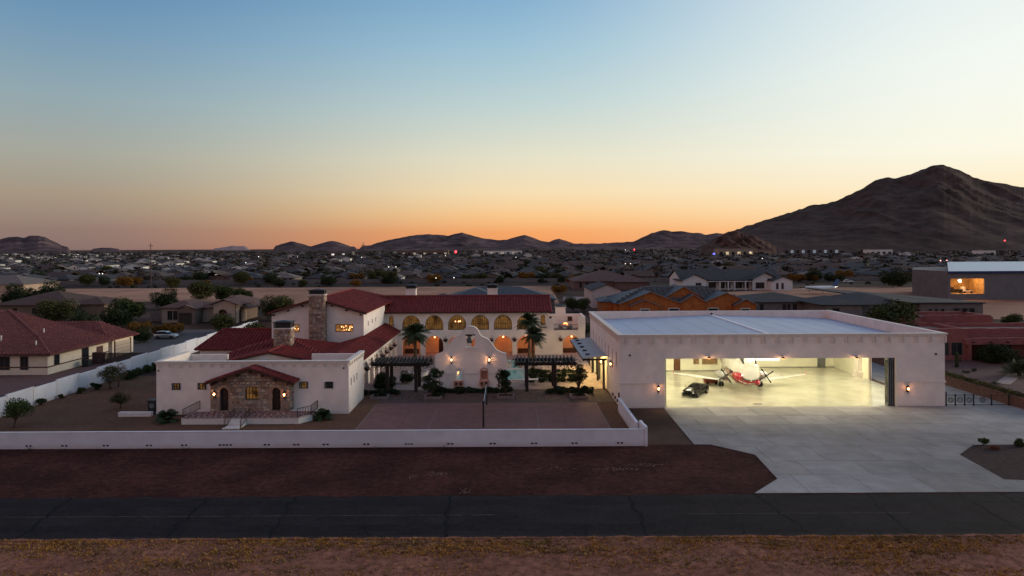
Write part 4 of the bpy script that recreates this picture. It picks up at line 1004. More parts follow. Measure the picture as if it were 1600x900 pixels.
# ------------------------------------------------------------------ vehicles
def make_car(name, label, loc, rz, L=4.6, Wd=1.9, H=1.28, paint=None, kind='coupe', group=None):
    """forward is -y in local space"""
    t = thing(name, label, 'car', loc, rz, group)
    # stations along the car: y, belt z, belt half width, roof z, roof half width
    if kind == 'coupe':
        st = [(-.50, .50, .55, None, 0), (-.485, .60, .74, None, 0), (-.45, .68, .86, None, 0), (-.36, .76, .93, None, 0), (-.24, .84, .95, None, 0), (-.15, .88, .95, .90, .74), (-.05, .90, .95, 1.12, .64), (.05, .91, .95, 1.26, .58), (.15, .92, .96, 1.28, .57), (.27, .95, .99, 1.20, .57), (.37, .97, 1.0, 1.07, .60), (.45, .93, .95, .97, .66), (.49, .80, .85, None, 0), (.50, .62, .78, None, 0)]
    else:
        st = [(-.50, .55, .60, None, 0), (-.485, .80, .80, None, 0), (-.44, .92, .88, None, 0), (-.34, 1.0, .93, None, 0), (-.24, 1.05, .95, 1.08, .78), (-.14, 1.07, .95, 1.42, .70), (-.04, 1.08, .96, 1.62, .66), (.10, 1.08, .96, 1.68, .65), (.26, 1.08, .96, 1.66, .64), (.38, 1.09, .95, 1.58, .62), (.46, 1.08, .92, 1.25, .66), (.49, .95, .88, None, 0), (.50, .6, .8, None, 0)]
    hs = H / (1.28 if kind == 'coupe' else 1.68); ws = Wd / 2
    body = MB(); rings = []
    for (y, bz, bw, rz_, rw) in st:
        zb = .17 if abs(y) < .47 else .28
        tz = bz if rz_ is None else bz
        w_ = bw * ws
        half = [(w_ * .80, zb), (w_ * .97, zb + .1), (w_, (zb + tz * hs) / 2), (w_ * .985, tz * hs * .86), (w_ * .90, tz * hs), (w_ * .45, tz * hs + .035)]
        pts = half + [(0, tz * hs + .045)] + [(-a, b) for a, b in reversed(half)]
        rings.append([len(body.v) + i for i in range(len(pts))]); body.v += [(a, y * L, b) for a, b in pts]
    for A, B in zip(rings, rings[1:]):
        for j in range(len(A) - 1): body.f.append((A[j], A[j + 1], B[j + 1], B[j])); body.m.append(0)
        body.f.append((A[-1], A[0], B[0], B[-1])); body.m.append(0)
    body.f.append(tuple(rings[0])); body.f.append(tuple(rings[-1])); body.m += [0, 0]
    bo = body.build('body', paint, t, world=False, smooth=True)
    cab = [s for s in st if s[3] is not None]; gl = MB(); rf = MB(); rings = []
    for (y, bz, bw, rz_, rw) in cab:
        w_ = bw * ws
        rings.append(((w_ * .9, bz * hs), (rw * ws * 1.06, rz_ * hs - .05), (rw * ws * .9, rz_ * hs), (0, rz_ * hs + .03), (-rw * ws * .9, rz_ * hs), (-rw * ws * 1.06, rz_ * hs - .05), (-w_ * .9, bz * hs)))
    for (s0, A), (s1, B) in zip(zip(cab, rings), list(zip(cab, rings))[1:]):
        for j in range(6):
            q = [(A[j][0], s0[0] * L, A[j][1]), (A[j + 1][0], s0[0] * L, A[j + 1][1]), (B[j + 1][0], s1[0] * L, B[j + 1][1]), (B[j][0], s1[0] * L, B[j][1])]
            mid = (s0[0] + s1[0]) / 2
            roofy = j in (1, 2, 3, 4) and (-.06 if kind == 'coupe' else -.12) < mid < (.2 if kind == 'coupe' else .42)
            (rf if roofy else gl).poly(q)
    gl.build('windows', CARG, t, world=False, smooth=True); rf.build('roof', paint, t, world=False, smooth=True)
    TY = mat('tyre', (.02, .02, .02), .8, .1, 5); RM = mat('alloy_rim', (.25, .25, .26), .3, .05, 2, metal=.9)
    wr = .34 if kind == 'coupe' else .38
    for sx_ in (-1, 1):
        for wy in (-.31 * L, .30 * L):
            wh = MB().tube([(sx_ * (ws - .20), wy, wr), (sx_ * (ws + .015), wy, wr)], wr, 16).build('wheel', TY, t, world=False)
            rm = MB().tube([(sx_ * (ws + .016), wy, wr), (sx_ * (ws + .02), wy, wr)], wr * .3, 8)
            for k in range(5):
                a = k * 1.2566; rm.bar((sx_ * (ws + .02), wy, wr), (sx_ * (ws + .02), wy + wr * .72 * math.cos(a), wr + wr * .72 * math.sin(a)), .02, .07)
            rm.build('rim', RM, wh, world=False)
        HL = mat('headlight', (.6, .6, .62), .1, .05, 2, spec=.8); TL = mat('tail_light', (.3, .01, .01), .2, .1, 2)
        z = (.60 if kind == 'coupe' else .78) * hs
        MB().ball((sx_ * ws * .68, -.472 * L, z), .13, 8, sz=.55).build('headlight', HL, t, world=False)
        MB().box(sx_ * ws * .5 - .14, sx_ * ws * .5 + .14, .492 * L, .503 * L, z, z + .1).build('tail_light', TL, t, world=False)
        MB().ball((sx_ * (ws + .06), -.12 * L, .95 * hs + (.1 if kind != 'coupe' else 0)), .1, 6, sz=.7).build('mirror', paint, t, world=False)
    MB().box(-ws * .55, ws * .55, -.503 * L, -.49 * L, .27, .42).build('grille', BLACK, t, world=False)
    return t
BP = mat('black_paint', (.004, .004, .005), .14, .02, 1, spec=.1)
SP = mat('silver_paint', (.40, .42, .43), .25, .03, 1, metal=.5, coat=.6)
make_car('sports_car', 'glossy black sports coupe parked inside the bright hangar left of the airplane', (25.15, 92.2, .05), math.radians(-38), 5.1, 2.15, 1.42, BP)
make_car('parked_car', 'silver wagon parked on the street beyond the white boundary wall', (gx(259, 153), 153, .03), math.radians(90), 5.0, 1.95, 1.72, SP, 'suv')

# ------------------------------------------------------------------ airplane
ap = thing('airplane', 'white twin engine airplane with red and dark swoosh livery parked nose out in the hangar', 'airplane', (33.1, 98, 0), math.radians(-4))
WP = mat('aircraft_white', (.72, .72, .70), .18, .02, 1, coat=.8); RP = mat('aircraft_red', (.40, .01, .03), .15, .05, 1, coat=.8); DP = mat('aircraft_charcoal', (.05, .05, .06), .2, .05, 1, coat=.5); GP = mat('aircraft_silver', (.45, .45, .46), .25, .05, 1, metal=.4)
fu = MB(); st = []
for y, hw, z0, z1 in ((-6.2, .15, 2.5, 2.9), (-6.1, .6, 2.0, 3.5), (-5.8, 1.1, 1.55, 4.0), (-5.2, 1.6, 1.15, 4.4), (-4.3, 1.98, .86, 4.7), (-3.2, 2.18, .72, 4.85), (-1.5, 2.2, .68, 4.9), (1, 2.1, .72, 4.8), (4, 1.8, .95, 4.5), (7, 1.2, 1.4, 4.0), (10, .6, 1.9, 3.5), (12, .15, 2.3, 3.0)):
    st.append((y, hw * .84, z0, z1))
NS = 44; rings = []
fine = []
for A, B in zip(st, st[1:]):
    for i in range(4): t = i / 4; fine.append(tuple(a + (b - a) * t for a, b in zip(A, B)))
fine.append(st[-1])
for y, hw, z0, z1 in fine:
    rings.append([len(fu.v) + i for i in range(NS)])
    for i in range(NS):
        a = 6.28319 * i / NS; cx_, sz_ = math.cos(a), math.sin(a)
        fu.v.append((hw * math.copysign(abs(cx_) ** .9, cx_), y, (z0 + z1) / 2 + (z1 - z0) / 2 * math.copysign(abs(sz_) ** .9, sz_)))
for r0, r1 in zip(rings, rings[1:]):
    for j in range(NS):
        q = (r0[j], r0[(j + 1) % NS], r1[(j + 1) % NS], r1[j]); cxx = sum(fu.v[k][0] for k in q) / 4; czz = sum(fu.v[k][2] for k in q) / 4; yy_ = sum(fu.v[k][1] for k in q) / 4
        v = czz - (.80 + .20 * (cxx + .05) ** 2)       # swoosh bands around the chin
        m_ = 0
        if .0 < v < 1.0: m_ = 1
        if .50 < v < .62: m_ = 0
        if 1.0 <= v < 1.2 and abs(cxx) > .12: m_ = 2
        if cxx < -1.75 and czz > 3.5 and yy_ < -1: m_ = 1
        if yy_ > 4: m_ = 0
        fu.f.append(q); fu.m.append(m_)
fu.f.append(tuple(rings[0][::-1])); fu.m.append(0)
fu.build('fuselage', [WP, RP, DP], ap, world=False, smooth=True)
for s_ in (-1, 1):
    mb = MB()
    secs = [(1.5, -1.3, 1.6, .95, .34), (3.4, -1.1, 1.4, 1.02, .28), (9.3, -.1, 1.0, 1.72, .10)]
    rg = []
    for x, ya, yb, z, th in secs:
        rg.append([len(mb.v) + i for i in range(8)])
        ch = yb - ya
        for fx, fz in ((0, 0), (.08, .6), (.3, 1), (.6, .7), (1, .05), (.6, -.4), (.3, -.6), (.08, -.4)): mb.v.append((s_ * x, ya + ch * fx, z + th / 2 * fz))
    for A, B in zip(rg, rg[1:]):
        for j in range(8): mb.f.append((A[j], A[(j + 1) % 8], B[(j + 1) % 8], B[j])); mb.m.append(0)
    mb.f.append(tuple(rg[-1])); mb.m.append(0)
    mb.build('wing', WP, ap, world=False, smooth=True)
    MB().tube([(s_ * 9.25, .1, 1.72), (s_ * 9.45, .5, 1.95)], [.06, .02], 6).build('wing_tip_light', mat('tip_red', (.5, .02, .02), .3, 0, 1), ap, world=False)
    # engine nacelle, propeller, main gear
    nx = 2.72
    MB().tube([(s_ * nx, -3.3, 2.1), (s_ * nx, -3.0, 2.1), (s_ * nx, -2.2, 2.0), (s_ * nx, -.6, 1.8), (s_ * nx, 1.8, 1.5), (s_ * nx, 2.8, 1.35)], [.22, .38, .55, .6, .45, .1], 16).build('engine', GP if s_ < 0 else WP, ap, world=False, smooth=True)
    pr = MB().tube([(s_ * nx, -3.85, 2.1), (s_ * nx, -3.6, 2.1), (s_ * nx, -3.32, 2.1)], [.02, .16, .21], 10).build('spinner', DP, ap, world=False)
    for k in range(4):
        a = .6 + k * math.pi / 2; dx, dz = math.cos(a), math.sin(a)
        MB().prism([(s_ * nx + dx * .15 - dz * .06, -3.5, 2.1 + dz * .15 + dx * .06), (s_ * nx + dx * .15 + dz * .06, -3.5, 2.1 + dz * .15 - dx * .06), (s_ * nx + dx * 1.15 + dz * .1, -3.46, 2.1 + dz * 1.15 - dx * .1), (s_ * nx + dx * 1.15 - dz * .1, -3.46, 2.1 + dz * 1.15 + dx * .1)], (0, .04, 0)).build('blade', DP, pr, world=False)
    gr_ = MB().bar((s_ * nx, -.6, .35), (s_ * nx, -.6, 1.6), .14).build('landing_gear', GP, ap, world=False)
    for d in (-.18, .18): MB().tube([(s_ * nx + d - .1, -.6, .40), (s_ * nx + d + .1, -.6, .40)], .36, 14).build('wheel', MATS['tyre'], gr_, world=False)
    # inlet pods along the chin: the red ovals the nose shows on each side
pod = MB().tube([(-1.42, -5.95, 2.3), (-1.42, -5.8, 2.3), (-1.45, -5.3, 2.3), (-1.5, -4.3, 2.25), (-1.5, -3.2, 2.2)], [.08, .36, .54, .58, .42], 18).build('nose_pod', RP, ap, world=False, smooth=True)
MB().tube([(1.0, -5.6, 1.5), (1.02, -5.35, 1.5), (1.06, -4.6, 1.45), (1.1, -3.6, 1.4)], [.06, .36, .46, .3], 16).build('chin_pod', RP, ap, world=False, smooth=True)
MB().ball((-1.2, -5.95, 2.6), .1, 6).build('landing_light', mat('light_glass', (1, 1, 1), .1, 0, emis=(1, .95, .85), estr=2), pod, world=False)
MB().bar((-2.7, -2.4, 2.7), (-2.9, -1.2, 1.5), .12).bar((-2.4, -2.6, 2.3), (-3.0, -2.0, 1.6), .1).bar((-3.1, -2.2, 2.6), (-2.5, -1.6, 1.9), .1).ball((-2.8, -2.2, 1.55), .3, 8).ball((-2.4, -2.0, 1.6), .22, 6).build('engine_mount', DP, ap, world=False)
nw = MB().bar((0, 10.4, .25), (0, 10.0, 2.1), .1).build('tail_gear', GP, ap, world=False); MB().tube([(-.08, 10.4, .25), (.08, 10.4, .25)], .22, 12).build('wheel', MATS['tyre'], nw, world=False)
MB().prism([(0, 8.5, 3.6), (0, 11.5, 2.9), (0, 13.2, 7.0), (0, 11.8, 7.0)], (.12, 0, 0)).build('tail_fin', RP, ap, world=False)
MB().prism([(-2.8, 11.8, 6.7), (2.8, 11.8, 6.7), (2.8, 13.2, 6.7), (-2.8, 13.2, 6.7)], (0, 0, .12)).build('tailplane', WP, ap, world=False)
MB().prism([(.9, -5.35, 4.05), (-.9, -5.35, 4.05), (-1.1, -3.9, 4.75), (1.1, -3.9, 4.75)], (0, .05, .1)).build('windshield', GLASS, ap, world=False)
tg = thing('tow_cart', 'low dark red tow cart under the left wing of the airplane', 'cart', (29.2, 99.4, .05))
MB().box(28.5, 30.3, 98.9, 99.9, .2, .75).build('body', mat('cart_red', (.28, .06, .04), .5, .1, 2), tg)
for x in (28.8, 30.0): MB().tube([(x, 98.86, .22), (x, 98.98, .22)], .2, 10).build('wheel', MATS['tyre'], tg)

# ------------------------------------------------------------------ trees and plants
LEAF = {
 'olive': mat('leaf_olive', (.085, .085, .03), .8, .35, .9, spec=.1), 'dark': mat('leaf_dark', (.035, .05, .022), .8, .35, .9, spec=.1),
 'green': mat('leaf_green', (.055, .076, .025), .8, .3, .9, spec=.1), 'gold': mat('leaf_gold', (.24, .12, .025), .8, .35, .9, spec=.1),
 'bloom': mat('leaf_bloom', (.30, .16, .11), .8, .3, .9, spec=.1), 'palm': mat('palm_leaf', (.05, .07, .03), .7, .3, 1.5, spec=.2),
}
BARK = mat('bark', (.09, .06, .045), .9, .3, 5, .4, 12); PBARK = mat('palm_bark', (.13, .08, .055), .95, .4, 6, .6, 10)
def crown_mb(h, r, seed, n, ls, base=.3, squash=.75, clumps=9):
    r_ = random.Random(seed); mb = MB(); cl = []
    for k in range(clumps):
        a = r_.uniform(0, 6.283); d = r * math.sqrt(r_.random()) * .7; z = h * r_.uniform(.12, .62) if base < .09 else h * (base + (1 - base) * (.22 + .6 * r_.random() * (1.15 - .5 * d / r)))
        cl.append((Vector((d * math.cos(a), d * math.sin(a), z)), r * r_.uniform(.34, .58)))
    for k in range(n):
        c_, cr = cl[r_.randrange(clumps)]
        v = Vector((r_.gauss(0, 1), r_.gauss(0, 1), r_.gauss(0, 1))).normalized() * cr * r_.uniform(.55, 1.08); v.z *= squash
        v.z *= 1; p = c_ + v; u = Vector((r_.uniform(-1, 1), r_.uniform(-1, 1), r_.uniform(-.6, .6))).normalized() * ls * r_.uniform(.6, 1.3); q = Vector((r_.uniform(-1, 1), r_.uniform(-1, 1), r_.uniform(-1, 1))).normalized() * ls * .5
        mb.poly([p - u, p + q, p + u, p - q])
    return mb, cl
def tree(name, label, loc, h, r, leaf='olive', seed=1, n=1400, ls=.16, base=.3, clumps=9, group=None, cat='tree', stems=1):
    t = thing(name, label, cat, loc, seed * 1.3, group)
    mb, cl = crown_mb(h, r, seed, n, ls, base, clumps=clumps); 
    tr = MB(); r_ = random.Random(seed)
    hub = Vector((0, 0, h * base * .9)); tw_ = h * .022 + .02
    for s_ in range(stems):
        f = Vector((r_.uniform(-.1, .1), r_.uniform(-.1, .1), 0)) * (stems - 1)
        tr.tube([f, f * .6 + hub * .5 + Vector((r_.uniform(-.06, .06) * h * .3, 0, 0)), hub], [tw_ * 1.3, tw_, tw_ * .8], 7)
    for c_, cr in cl: tr.tube([hub, hub.lerp(c_, .55) + Vector((0, 0, .06 * h)), c_], [tw_ * .6, tw_ * .35, tw_ * .12], 5)
    tr.build('trunk', BARK, t, world=False); mb.build('crown', LEAF[leaf], t, world=False)
    return t
def bush(name, label, loc, h, r, leaf='dark', seed=1, n=500, ls=.09, group=None):
    t = thing(name, label, 'shrub', loc, seed, group)
    mb, cl = crown_mb(h, r, seed, n, ls, .05, clumps=6); mb.build('foliage', LEAF[leaf], t, world=False)
    tr = MB()
    for c_, cr in cl: tr.tube([(0, 0, 0), c_], [.03, .01], 4)
    tr.build('stem', BARK, t, world=False); return t
def fronds(mb, c, n, L, r_, up=(.1, 1.2), wd=.05, droop=.9, leaflets=12):
    for k in range(n):
        a = r_.uniform(0, 6.283); e = r_.uniform(*up); dr = Vector((math.cos(a) * math.cos(e), math.sin(a) * math.cos(e), math.sin(e))); l = L * r_.uniform(.8, 1.1)
        pts = [Vector(c) + dr * l * t - Vector((0, 0, droop * l * t * t * .5)) for t in (0, .25, .5, .75, 1)]
        sd = dr.cross(Vector((0, 0, 1))).normalized()
        for i in range(leaflets):
            t = (i + 1) / leaflets * 4; j = min(3, int(t)); p = pts[j].lerp(pts[j + 1], t - j); tan = (pts[j + 1] - pts[j]).normalized(); ll = l * .36 * math.sin(math.pi * (.15 + .8 * (i + 1) / leaflets)) + .05
            for s_ in (-1, 1):
                e_ = p + (sd * s_ * .8 + tan * .6 - Vector((0, 0, .35))) * ll
                mb.poly([p - tan * wd, p + tan * wd, e_])
        for p, q in zip(pts, pts[1:]): mb.poly([p - sd * .02, p + sd * .02, q + sd * .015, q - sd * .015])
def palm(label, loc, h, L, seed, n=62):
    t = thing('palm_tree', label, 'palm tree', loc, 0, None); r_ = random.Random(seed)
    MB().tube([(0, 0, 0), (.03, 0, h * .3), (0, .02, h * .7), (0, 0, h)], [.34, .27, .25, .34], 10).build('trunk', PBARK, t, world=False)
    mb = MB(); fronds(mb, (0, 0, h), n, L, r_, (-.55, 1.35), .085, .75, 18); mb.build('crown', LEAF['palm'], t, world=False); return t
def cycad(label, loc, L, seed):
    t = thing('cycad', label, 'palm shrub', loc, 0, 'low spiky palms by the guest house'); r_ = random.Random(seed)
    MB().tube([(0, 0, 0), (0, 0, .45)], [.22, .18], 8).build('stem', PBARK, t, world=False)
    mb = MB(); fronds(mb, (0, 0, .4), 44, L, r_, (.12, 1.3), .07, .9, 14); mb.build('crown', LEAF['palm'], t, world=False)
palm('tall date palm in the patio left of the mission wall', (gx(648, 112), 112, 0), 6.1, 2.7, 3)
palm('taller of the two date palms between the pool and the awning', (gx(826, 119), 119, 0), 7.3, 2.3, 4, 48)
palm('shorter of the two date palms between the pool and the awning', (gx(832, 110), 110, 0), 6.0, 2.2, 5, 44)
cycad('spiky low palm left of the guest house porch deck', (gx(260, 79.3), 79.3, 0), 1.8, 1)
cycad('spiky low palm right of the guest house porch steps', (gx(503, 80), 80, 0), 1.45, 2)
# yard left
tree('citrus_tree', 'leafy young tree by the boundary wall at the lower left corner of the yard', (gx(22, 77), 77, 0), 3.5, 1.8, 'green', 2, 3600, .12, .2, 13, stems=2)
tree('desert_tree', 'small multi stemmed tree against the pale wall with green and pinkish leaves', (gx(170, 98), 98, 0), 3.4, 1.8, 'olive', 3, 2400, .11, .2, 11, stems=3)
tree('flowering_tree', 'pink blooming small tree touching the green one at the wall', (gx(184, 99.5), 99.5, 0), 3.3, 1.4, 'bloom', 5, 1100, .1, .3, 8)
tree('young_tree', 'small olive young tree standing alone in the gravel yard', (gx(187, 86), 86, 0), 2.2, 1.3, 'olive', 8, 1700, .09, .3, 10)
for i, (px, y, h, r, lf, lb) in enumerate([(63, 88, 1.1, .55, 'green', 'round green shrub at the foot of the pale wall nearest the road'), (95, 92, .7, .4, 'olive', 'tiny shrub at the pale wall between the two round shrubs'), (124, 95, 1.1, .6, 'green', 'second round green shrub at the foot of the pale wall'), (150, 97.5, 1.5, .8, 'dark', 'dark spiky shrub beside the multi stemmed tree at the wall')]):
    bush('shrub', lb, (gx(px, y), y, 0), h, r, lf, 20 + i, 1100, .1)
hb = bush('hedge_shrub', 'dark green hedge shrub by the left boundary wall, first of nine from the road', (-58.8, 105, 0), 1.8, 1.2, 'green', 31, 1500, .13, 'hedge shrubs along the left boundary wall'); tr_ = tree_of(hb)
for i in range(1, 9): dup(hb, tr_, (-58.9 + .3 * math.sin(i * 2), 105 + i * 2.0, 0), i * 1.7, .85 + .1 * math.sin(i * 3), 'dark green hedge shrub by the left boundary wall, %s of nine from the road' % ('second', 'third', 'fourth', 'fifth', 'sixth', 'seventh', 'eighth', 'ninth')[i - 1])
tw_b = bush('dry_weed', 'small scraggly weed at the foot of the long road wall', (0, 0, 0), .5, .45, 'olive', 41, 60, .05, 'weeds along the road wall'); tr_ = tree_of(tw_b)
for i, px in enumerate((42, 100, 232, 287, 355, 412, 585, 690)):
    l = (gx(px, 68.1), 68.1 - .2 * (i % 3), 0)
    if i == 0: tw_b.location = l
    else: dup(tw_b, tr_, l, i * 2.1, .6 + .15 * (i % 4))
# patio planters
def planter(label, x, y, w_, d_, kind=None, seed=1):
    t = thing('planter', label, 'planter', (x, y, 0), 0, 'square planters behind the court'); MB().box(x - w_, x + w_, y - d_, y - d_ + .2, 0, .35).box(x - w_, x + w_, y + d_ - .2, y + d_, 0, .35).box(x - w_, x - w_ + .2, y - d_ + .2, y + d_ - .2, 0, .35).box(x + w_ - .2, x + w_, y - d_ + .2, y + d_ - .2, 0, .35).build('edging', mat('planter_edge', (.22, .16, .15), .9, .1, 2), t)
    MB().poly([(x - w_ + .2, y - d_ + .2, .25), (x + w_ - .2, y - d_ + .2, .25), (x + w_ - .2, y + d_ - .2, .25), (x - w_ + .2, y + d_ - .2, .25)]).build('soil', DIRT, t)
for px, py, lb in ((592, 622, 'square planter near the guest house at the left end of the court'), (676, 622, 'square planter with a tree left of the mission wall'), (789, 621, 'square planter with a tree right of the mission wall'), (903, 621, 'square planter near the hangar at the right end of the court')):
    Y = gy(py, px) ; planter(lb, gx(px, Y), Y, 1.15, .9)
for px, Y, h, lb, sd in ((674, 91.2, 4.1, 'slender dark leaved tree in the planter left of the mission wall', 51), (789, 91.4, 4.1, 'slender dark leaved tree in the planter right of the mission wall', 52), (903, 93.0, 4.3, 'slender dark leaved tree in front of the metal awning', 53)):
    tree('patio_tree', lb, (gx(px, Y), Y, .2), h, 1.35, 'dark', sd, 2600, .13, .12, 12)
sh = bush('patio_shrub', 'low dark shrub in the planting beds round the patio', (0, 0, 0), .85, .85, 'dark', 61, 1100, .11, 'low shrubs in the beds behind the court'); tr_ = tree_of(sh)
sp = [(gx(592, 91), 91), (gx(676, 91.2) + .7, 91), (gx(903, 91), 91)]
for i in range(12): sp.append((-10.6 + i * .95, 94.3 + .15 * (i % 2)))
for i in range(5): sp.append((-19.3 + i * 1.0, 93.2 + (i % 2) * .5))
for i in range(5): sp.append((-10.9 - i * .0 + .5 * i, 99.5 + i * .8))
for i in range(10): sp.append((5.9 + (i % 5) * 1.25, 93.4 + (i // 5) * 1.1))
for i in range(18): sp.append((3.6 + (i % 6) * 1.2, 101.5 + (i // 6) * 3.4))
for i in range(6): sp.append((-18.8 + (i % 3) * .9, 97.5 + (i // 3) * 1.3))
def bed(i): return ('in the square planter', 'at the foot of the mission wall', 'left of the left pergola post', 'beside the left of the mission wall', 'in front of the metal awning', 'in the pool garden bed', 'by the arcade behind the left pergola')[0 if i < 3 else 1 if i < 15 else 2 if i < 20 else 3 if i < 25 else 4 if i < 35 else 5 if i < 53 else 6]
for i, (x, y) in enumerate(sp):
    s_ = .7 + .5 * ((i * 37) % 10) / 10
    lb = 'low dark shrub ' + bed(i) + ('' if not 35 <= i < 53 else ', %s row, %s from the left' % (('front', 'middle', 'back')[(i - 35) // 6], ('first', 'second', 'third', 'fourth', 'fifth', 'last')[(i - 35) % 6])) + ('' if not 3 <= i < 15 else ', ' + ('first', 'second', 'third', 'fourth', 'fifth', 'sixth', 'seventh', 'eighth', 'ninth', 'tenth', 'eleventh', 'last')[i - 3] + ' from the left') + ('' if i > 2 else (' by the guest house', ' left of the mission wall', ' near the hangar')[i])
    if i == 0: sh.location = (x, y, .05); sh['label'] = lb
    else: dup(sh, tr_, (x, y, .04), i * 1.3, s_, lb)
bush('round_hedge', 'large round dark bush beside the arcade under the left pergola', (-18.2, 100.5, 0), 2.2, 1.7, 'dark', 71, 3000, .14)
for i, (x, lb) in enumerate(((-14.2, 'round plastered fountain bowl on the patio left of the mission wall'),)):
    t = thing('fountain', lb, 'fountain', (x, 107, 0)); MB().tube([(x, 107, .04), (x, 107, .5), (x, 107, .7)], [1.5, 1.55, 1.65], 20).build('basin', TRIM, t); MB().tube([(x, 107, .71), (x, 107, .72)], 1.4, 20).build('water', GLASS, t)
    MB().tube([(x, 107, .7), (x, 107, 1.5), (x, 107, 1.6)], [.2, .15, .6], 12).build('pedestal', TRIM, t)
for i, (x, y, lb) in enumerate(((4.9, 112.2, 'stone garden table left of the right hand planting bed'), (3.2, 99.8, 'low bench behind the right pergola'))):
    t = thing('garden_table', lb, 'table', (x, y, 0)); MB().box(x - 1.1, x + 1.1, y - .5, y + .5, .68, .78).build('tabletop', TRIM, t)
    for a in (-.8, .8): MB().box(x + a - .12, x + a + .12, y - .3, y + .3, .04, .68).build('leg', TRIM, t)
for i, (px, y, h, r, lf, lb) in enumerate([(1535, 68.0, 1.0, .5, 'green', 'small bright green shrub at the left end of the gravel island'), (1593, 67.8, .8, .55, 'green', 'small bright green shrub at the right edge of the gravel island'), (1552, 66.8, .45, .5, 'bloom', 'low dark reddish plant lying on the gravel island')]):
    bush('shrub', lb, (gx(px, y), y, .02), h, r, lf, 80 + i, 900, .1)

# right neighbour yard
hedge = MB(); r_ = random.Random(9)
t = thing('hedge', 'long low dark hedge on the brown wall beside the drive', 'hedge', (63, 108, 0))
HX = lambda y: 62.4 + (y - 85) * .004
for k in range(9000):
    y = r_.uniform(83, 126); x = HX(y) + .75 + r_.gauss(0, .3); z = r_.uniform(.9, 1.75); s_ = .13
    hedge.poly([(x + r_.uniform(-s_, s_), y + r_.uniform(-s_, s_), z + r_.uniform(-s_, s_)) for _ in range(4)])
hedge.build('foliage', LEAF['olive'], t)
bw = MB().box(62.5, 62.8, 80, 126, 0, 1.35).build('block_wall', mat('brown_block', (.13, .07, .055), .9, .15, 2)); tag(bw, 'brown block wall between the side drive and the pink house yard', 'wall')
ground('neighbour_yard', rect(63.6, 130, 70, 150), .01, mat('red_gravel', (.12, .058, .052), .95, .15, 1.5, .3, 12, big=.15))
ground('garden_path', [(72, 98), (80, 106), (96, 112), (96, 113.4), (79, 107.6), (70.6, 99)], .02, PAVE)
tree('desert_bush', 'big rounded dark bush in front of the pink adobe house porch', (gx(1561, 116), 116, 0), 3.2, 3.6, 'dark', 91, 6000, .2, .05, 12, cat='shrub')
t = thing('yucca', 'large spiky yucca at the right edge of the photo beside the pink house yard', 'yucca', (gx(1592, 104), 104, 0)); mb = MB(); fronds(mb, (0, 0, .5), 70, 2.9, random.Random(8), (.1, 1.4), .06, .6, 8); mb.build('leaves', LEAF['palm'], t, world=False); MB().tube([(0, 0, 0), (0, 0, .8)], .3, 8).build('stem', PBARK, t, world=False)
t = thing('saguaro', 'dark upright cactus in front of the pink house window', 'cactus', (gx(1494, 112), 112, 0)); mb = MB()
mb.tube([(0, 0, 0), (0, 0, .4), (0, 0, 2.2), (0, 0, 2.5)], [.25, .3, .28, .1], 10).build('stem', LEAF['dark'], t, world=False); MB().tube([(.25, 0, .9), (.6, 0, 1.0), (.62, 0, 1.7)], [.1, .12, .06], 8).build('arm', LEAF['dark'], t, world=False)
for i, (px, y) in enumerate(((1470 + 40, 107), (1522, 108.5), (1555, 98), (1485, 103))):
    bush('desert_plant', 'low dark plant in the red gravel yard of the pink house', (gx(px, y), y, 0), .5, .7, 'dark', 95 + i, 150, .1, 'low plants in the red gravel yard')

# ------------------------------------------------------------------ neighbouring houses
def H_window(parent, x0, x1, y, z0, z1, pane=None, fr=.08, face=(0, -1), bars=1):
    """framed window proud of a wall: face (0,-1) looks at the road, (1,0) looks right"""
    pane = pane or GLASS
    if face[0] == 0:
        a = MB().box(x0 - fr, x1 + fr, y - .06, y - .002, z0 - fr, z0).box(x0 - fr, x1 + fr, y - .06, y - .002, z1, z1 + fr).box(x0 - fr, x0, y - .06, y - .002, z0, z1).box(x1, x1 + fr, y - .06, y - .002, z0, z1)
        for i in range(bars): X = x0 + (x1 - x0) * (i + 1) / (bars + 1); a.box(X - .03, X + .03, y - .05, y - .03, z0, z1)
        a = a.build('window', MATS.get('house_frame') or mat('house_frame', (.12, .09, .08), .7, .1, 2), parent)
        MB().box(x0, x1, y - .03, y - .002, z0, z1).build('pane', pane, a)
    else:   # x0,x1 are y-range, y is the x plane
        a = MB().box(y + .002, y + .06, x0 - fr, x1 + fr, z0 - fr, z0).box(y + .002, y + .06, x0 - fr, x1 + fr, z1, z1 + fr).box(y + .002, y + .06, x0 - fr, x0, z0, z1).box(y + .002, y + .06, x1, x1 + fr, z0, z1)
        a = a.build('window', MATS.get('house_frame') or mat('house_frame', (.12, .09, .08), .7, .1, 2), parent)
        MB().box(y + .002, y + .03, x0, x1, z0, z1).build('pane', pane, a)
TANW = mat('tan_stucco', (.46, .34, .26), .9, .06, .8, .2, 25, big=.06); CREW = mat('cream_stucco', (.72, .62, .50), .9, .05, .8, .2, 25, big=.06)
TRB = mat('brown_trim', (.10, .045, .04), .8, .1, 2)
ln = thing('neighbour_house', 'cream stucco house with brown tile hip roof beyond the left boundary wall', 'house', (-85, 118, 0))
NX = -73.9
MB().box(-112, NX, 109.4, 126, 0, 3.5).build('wall', CREW, ln)
tt = dict(sp=.62, seglen=.6, r=.2, mvar=2); zz = 3.45
mb = MB()
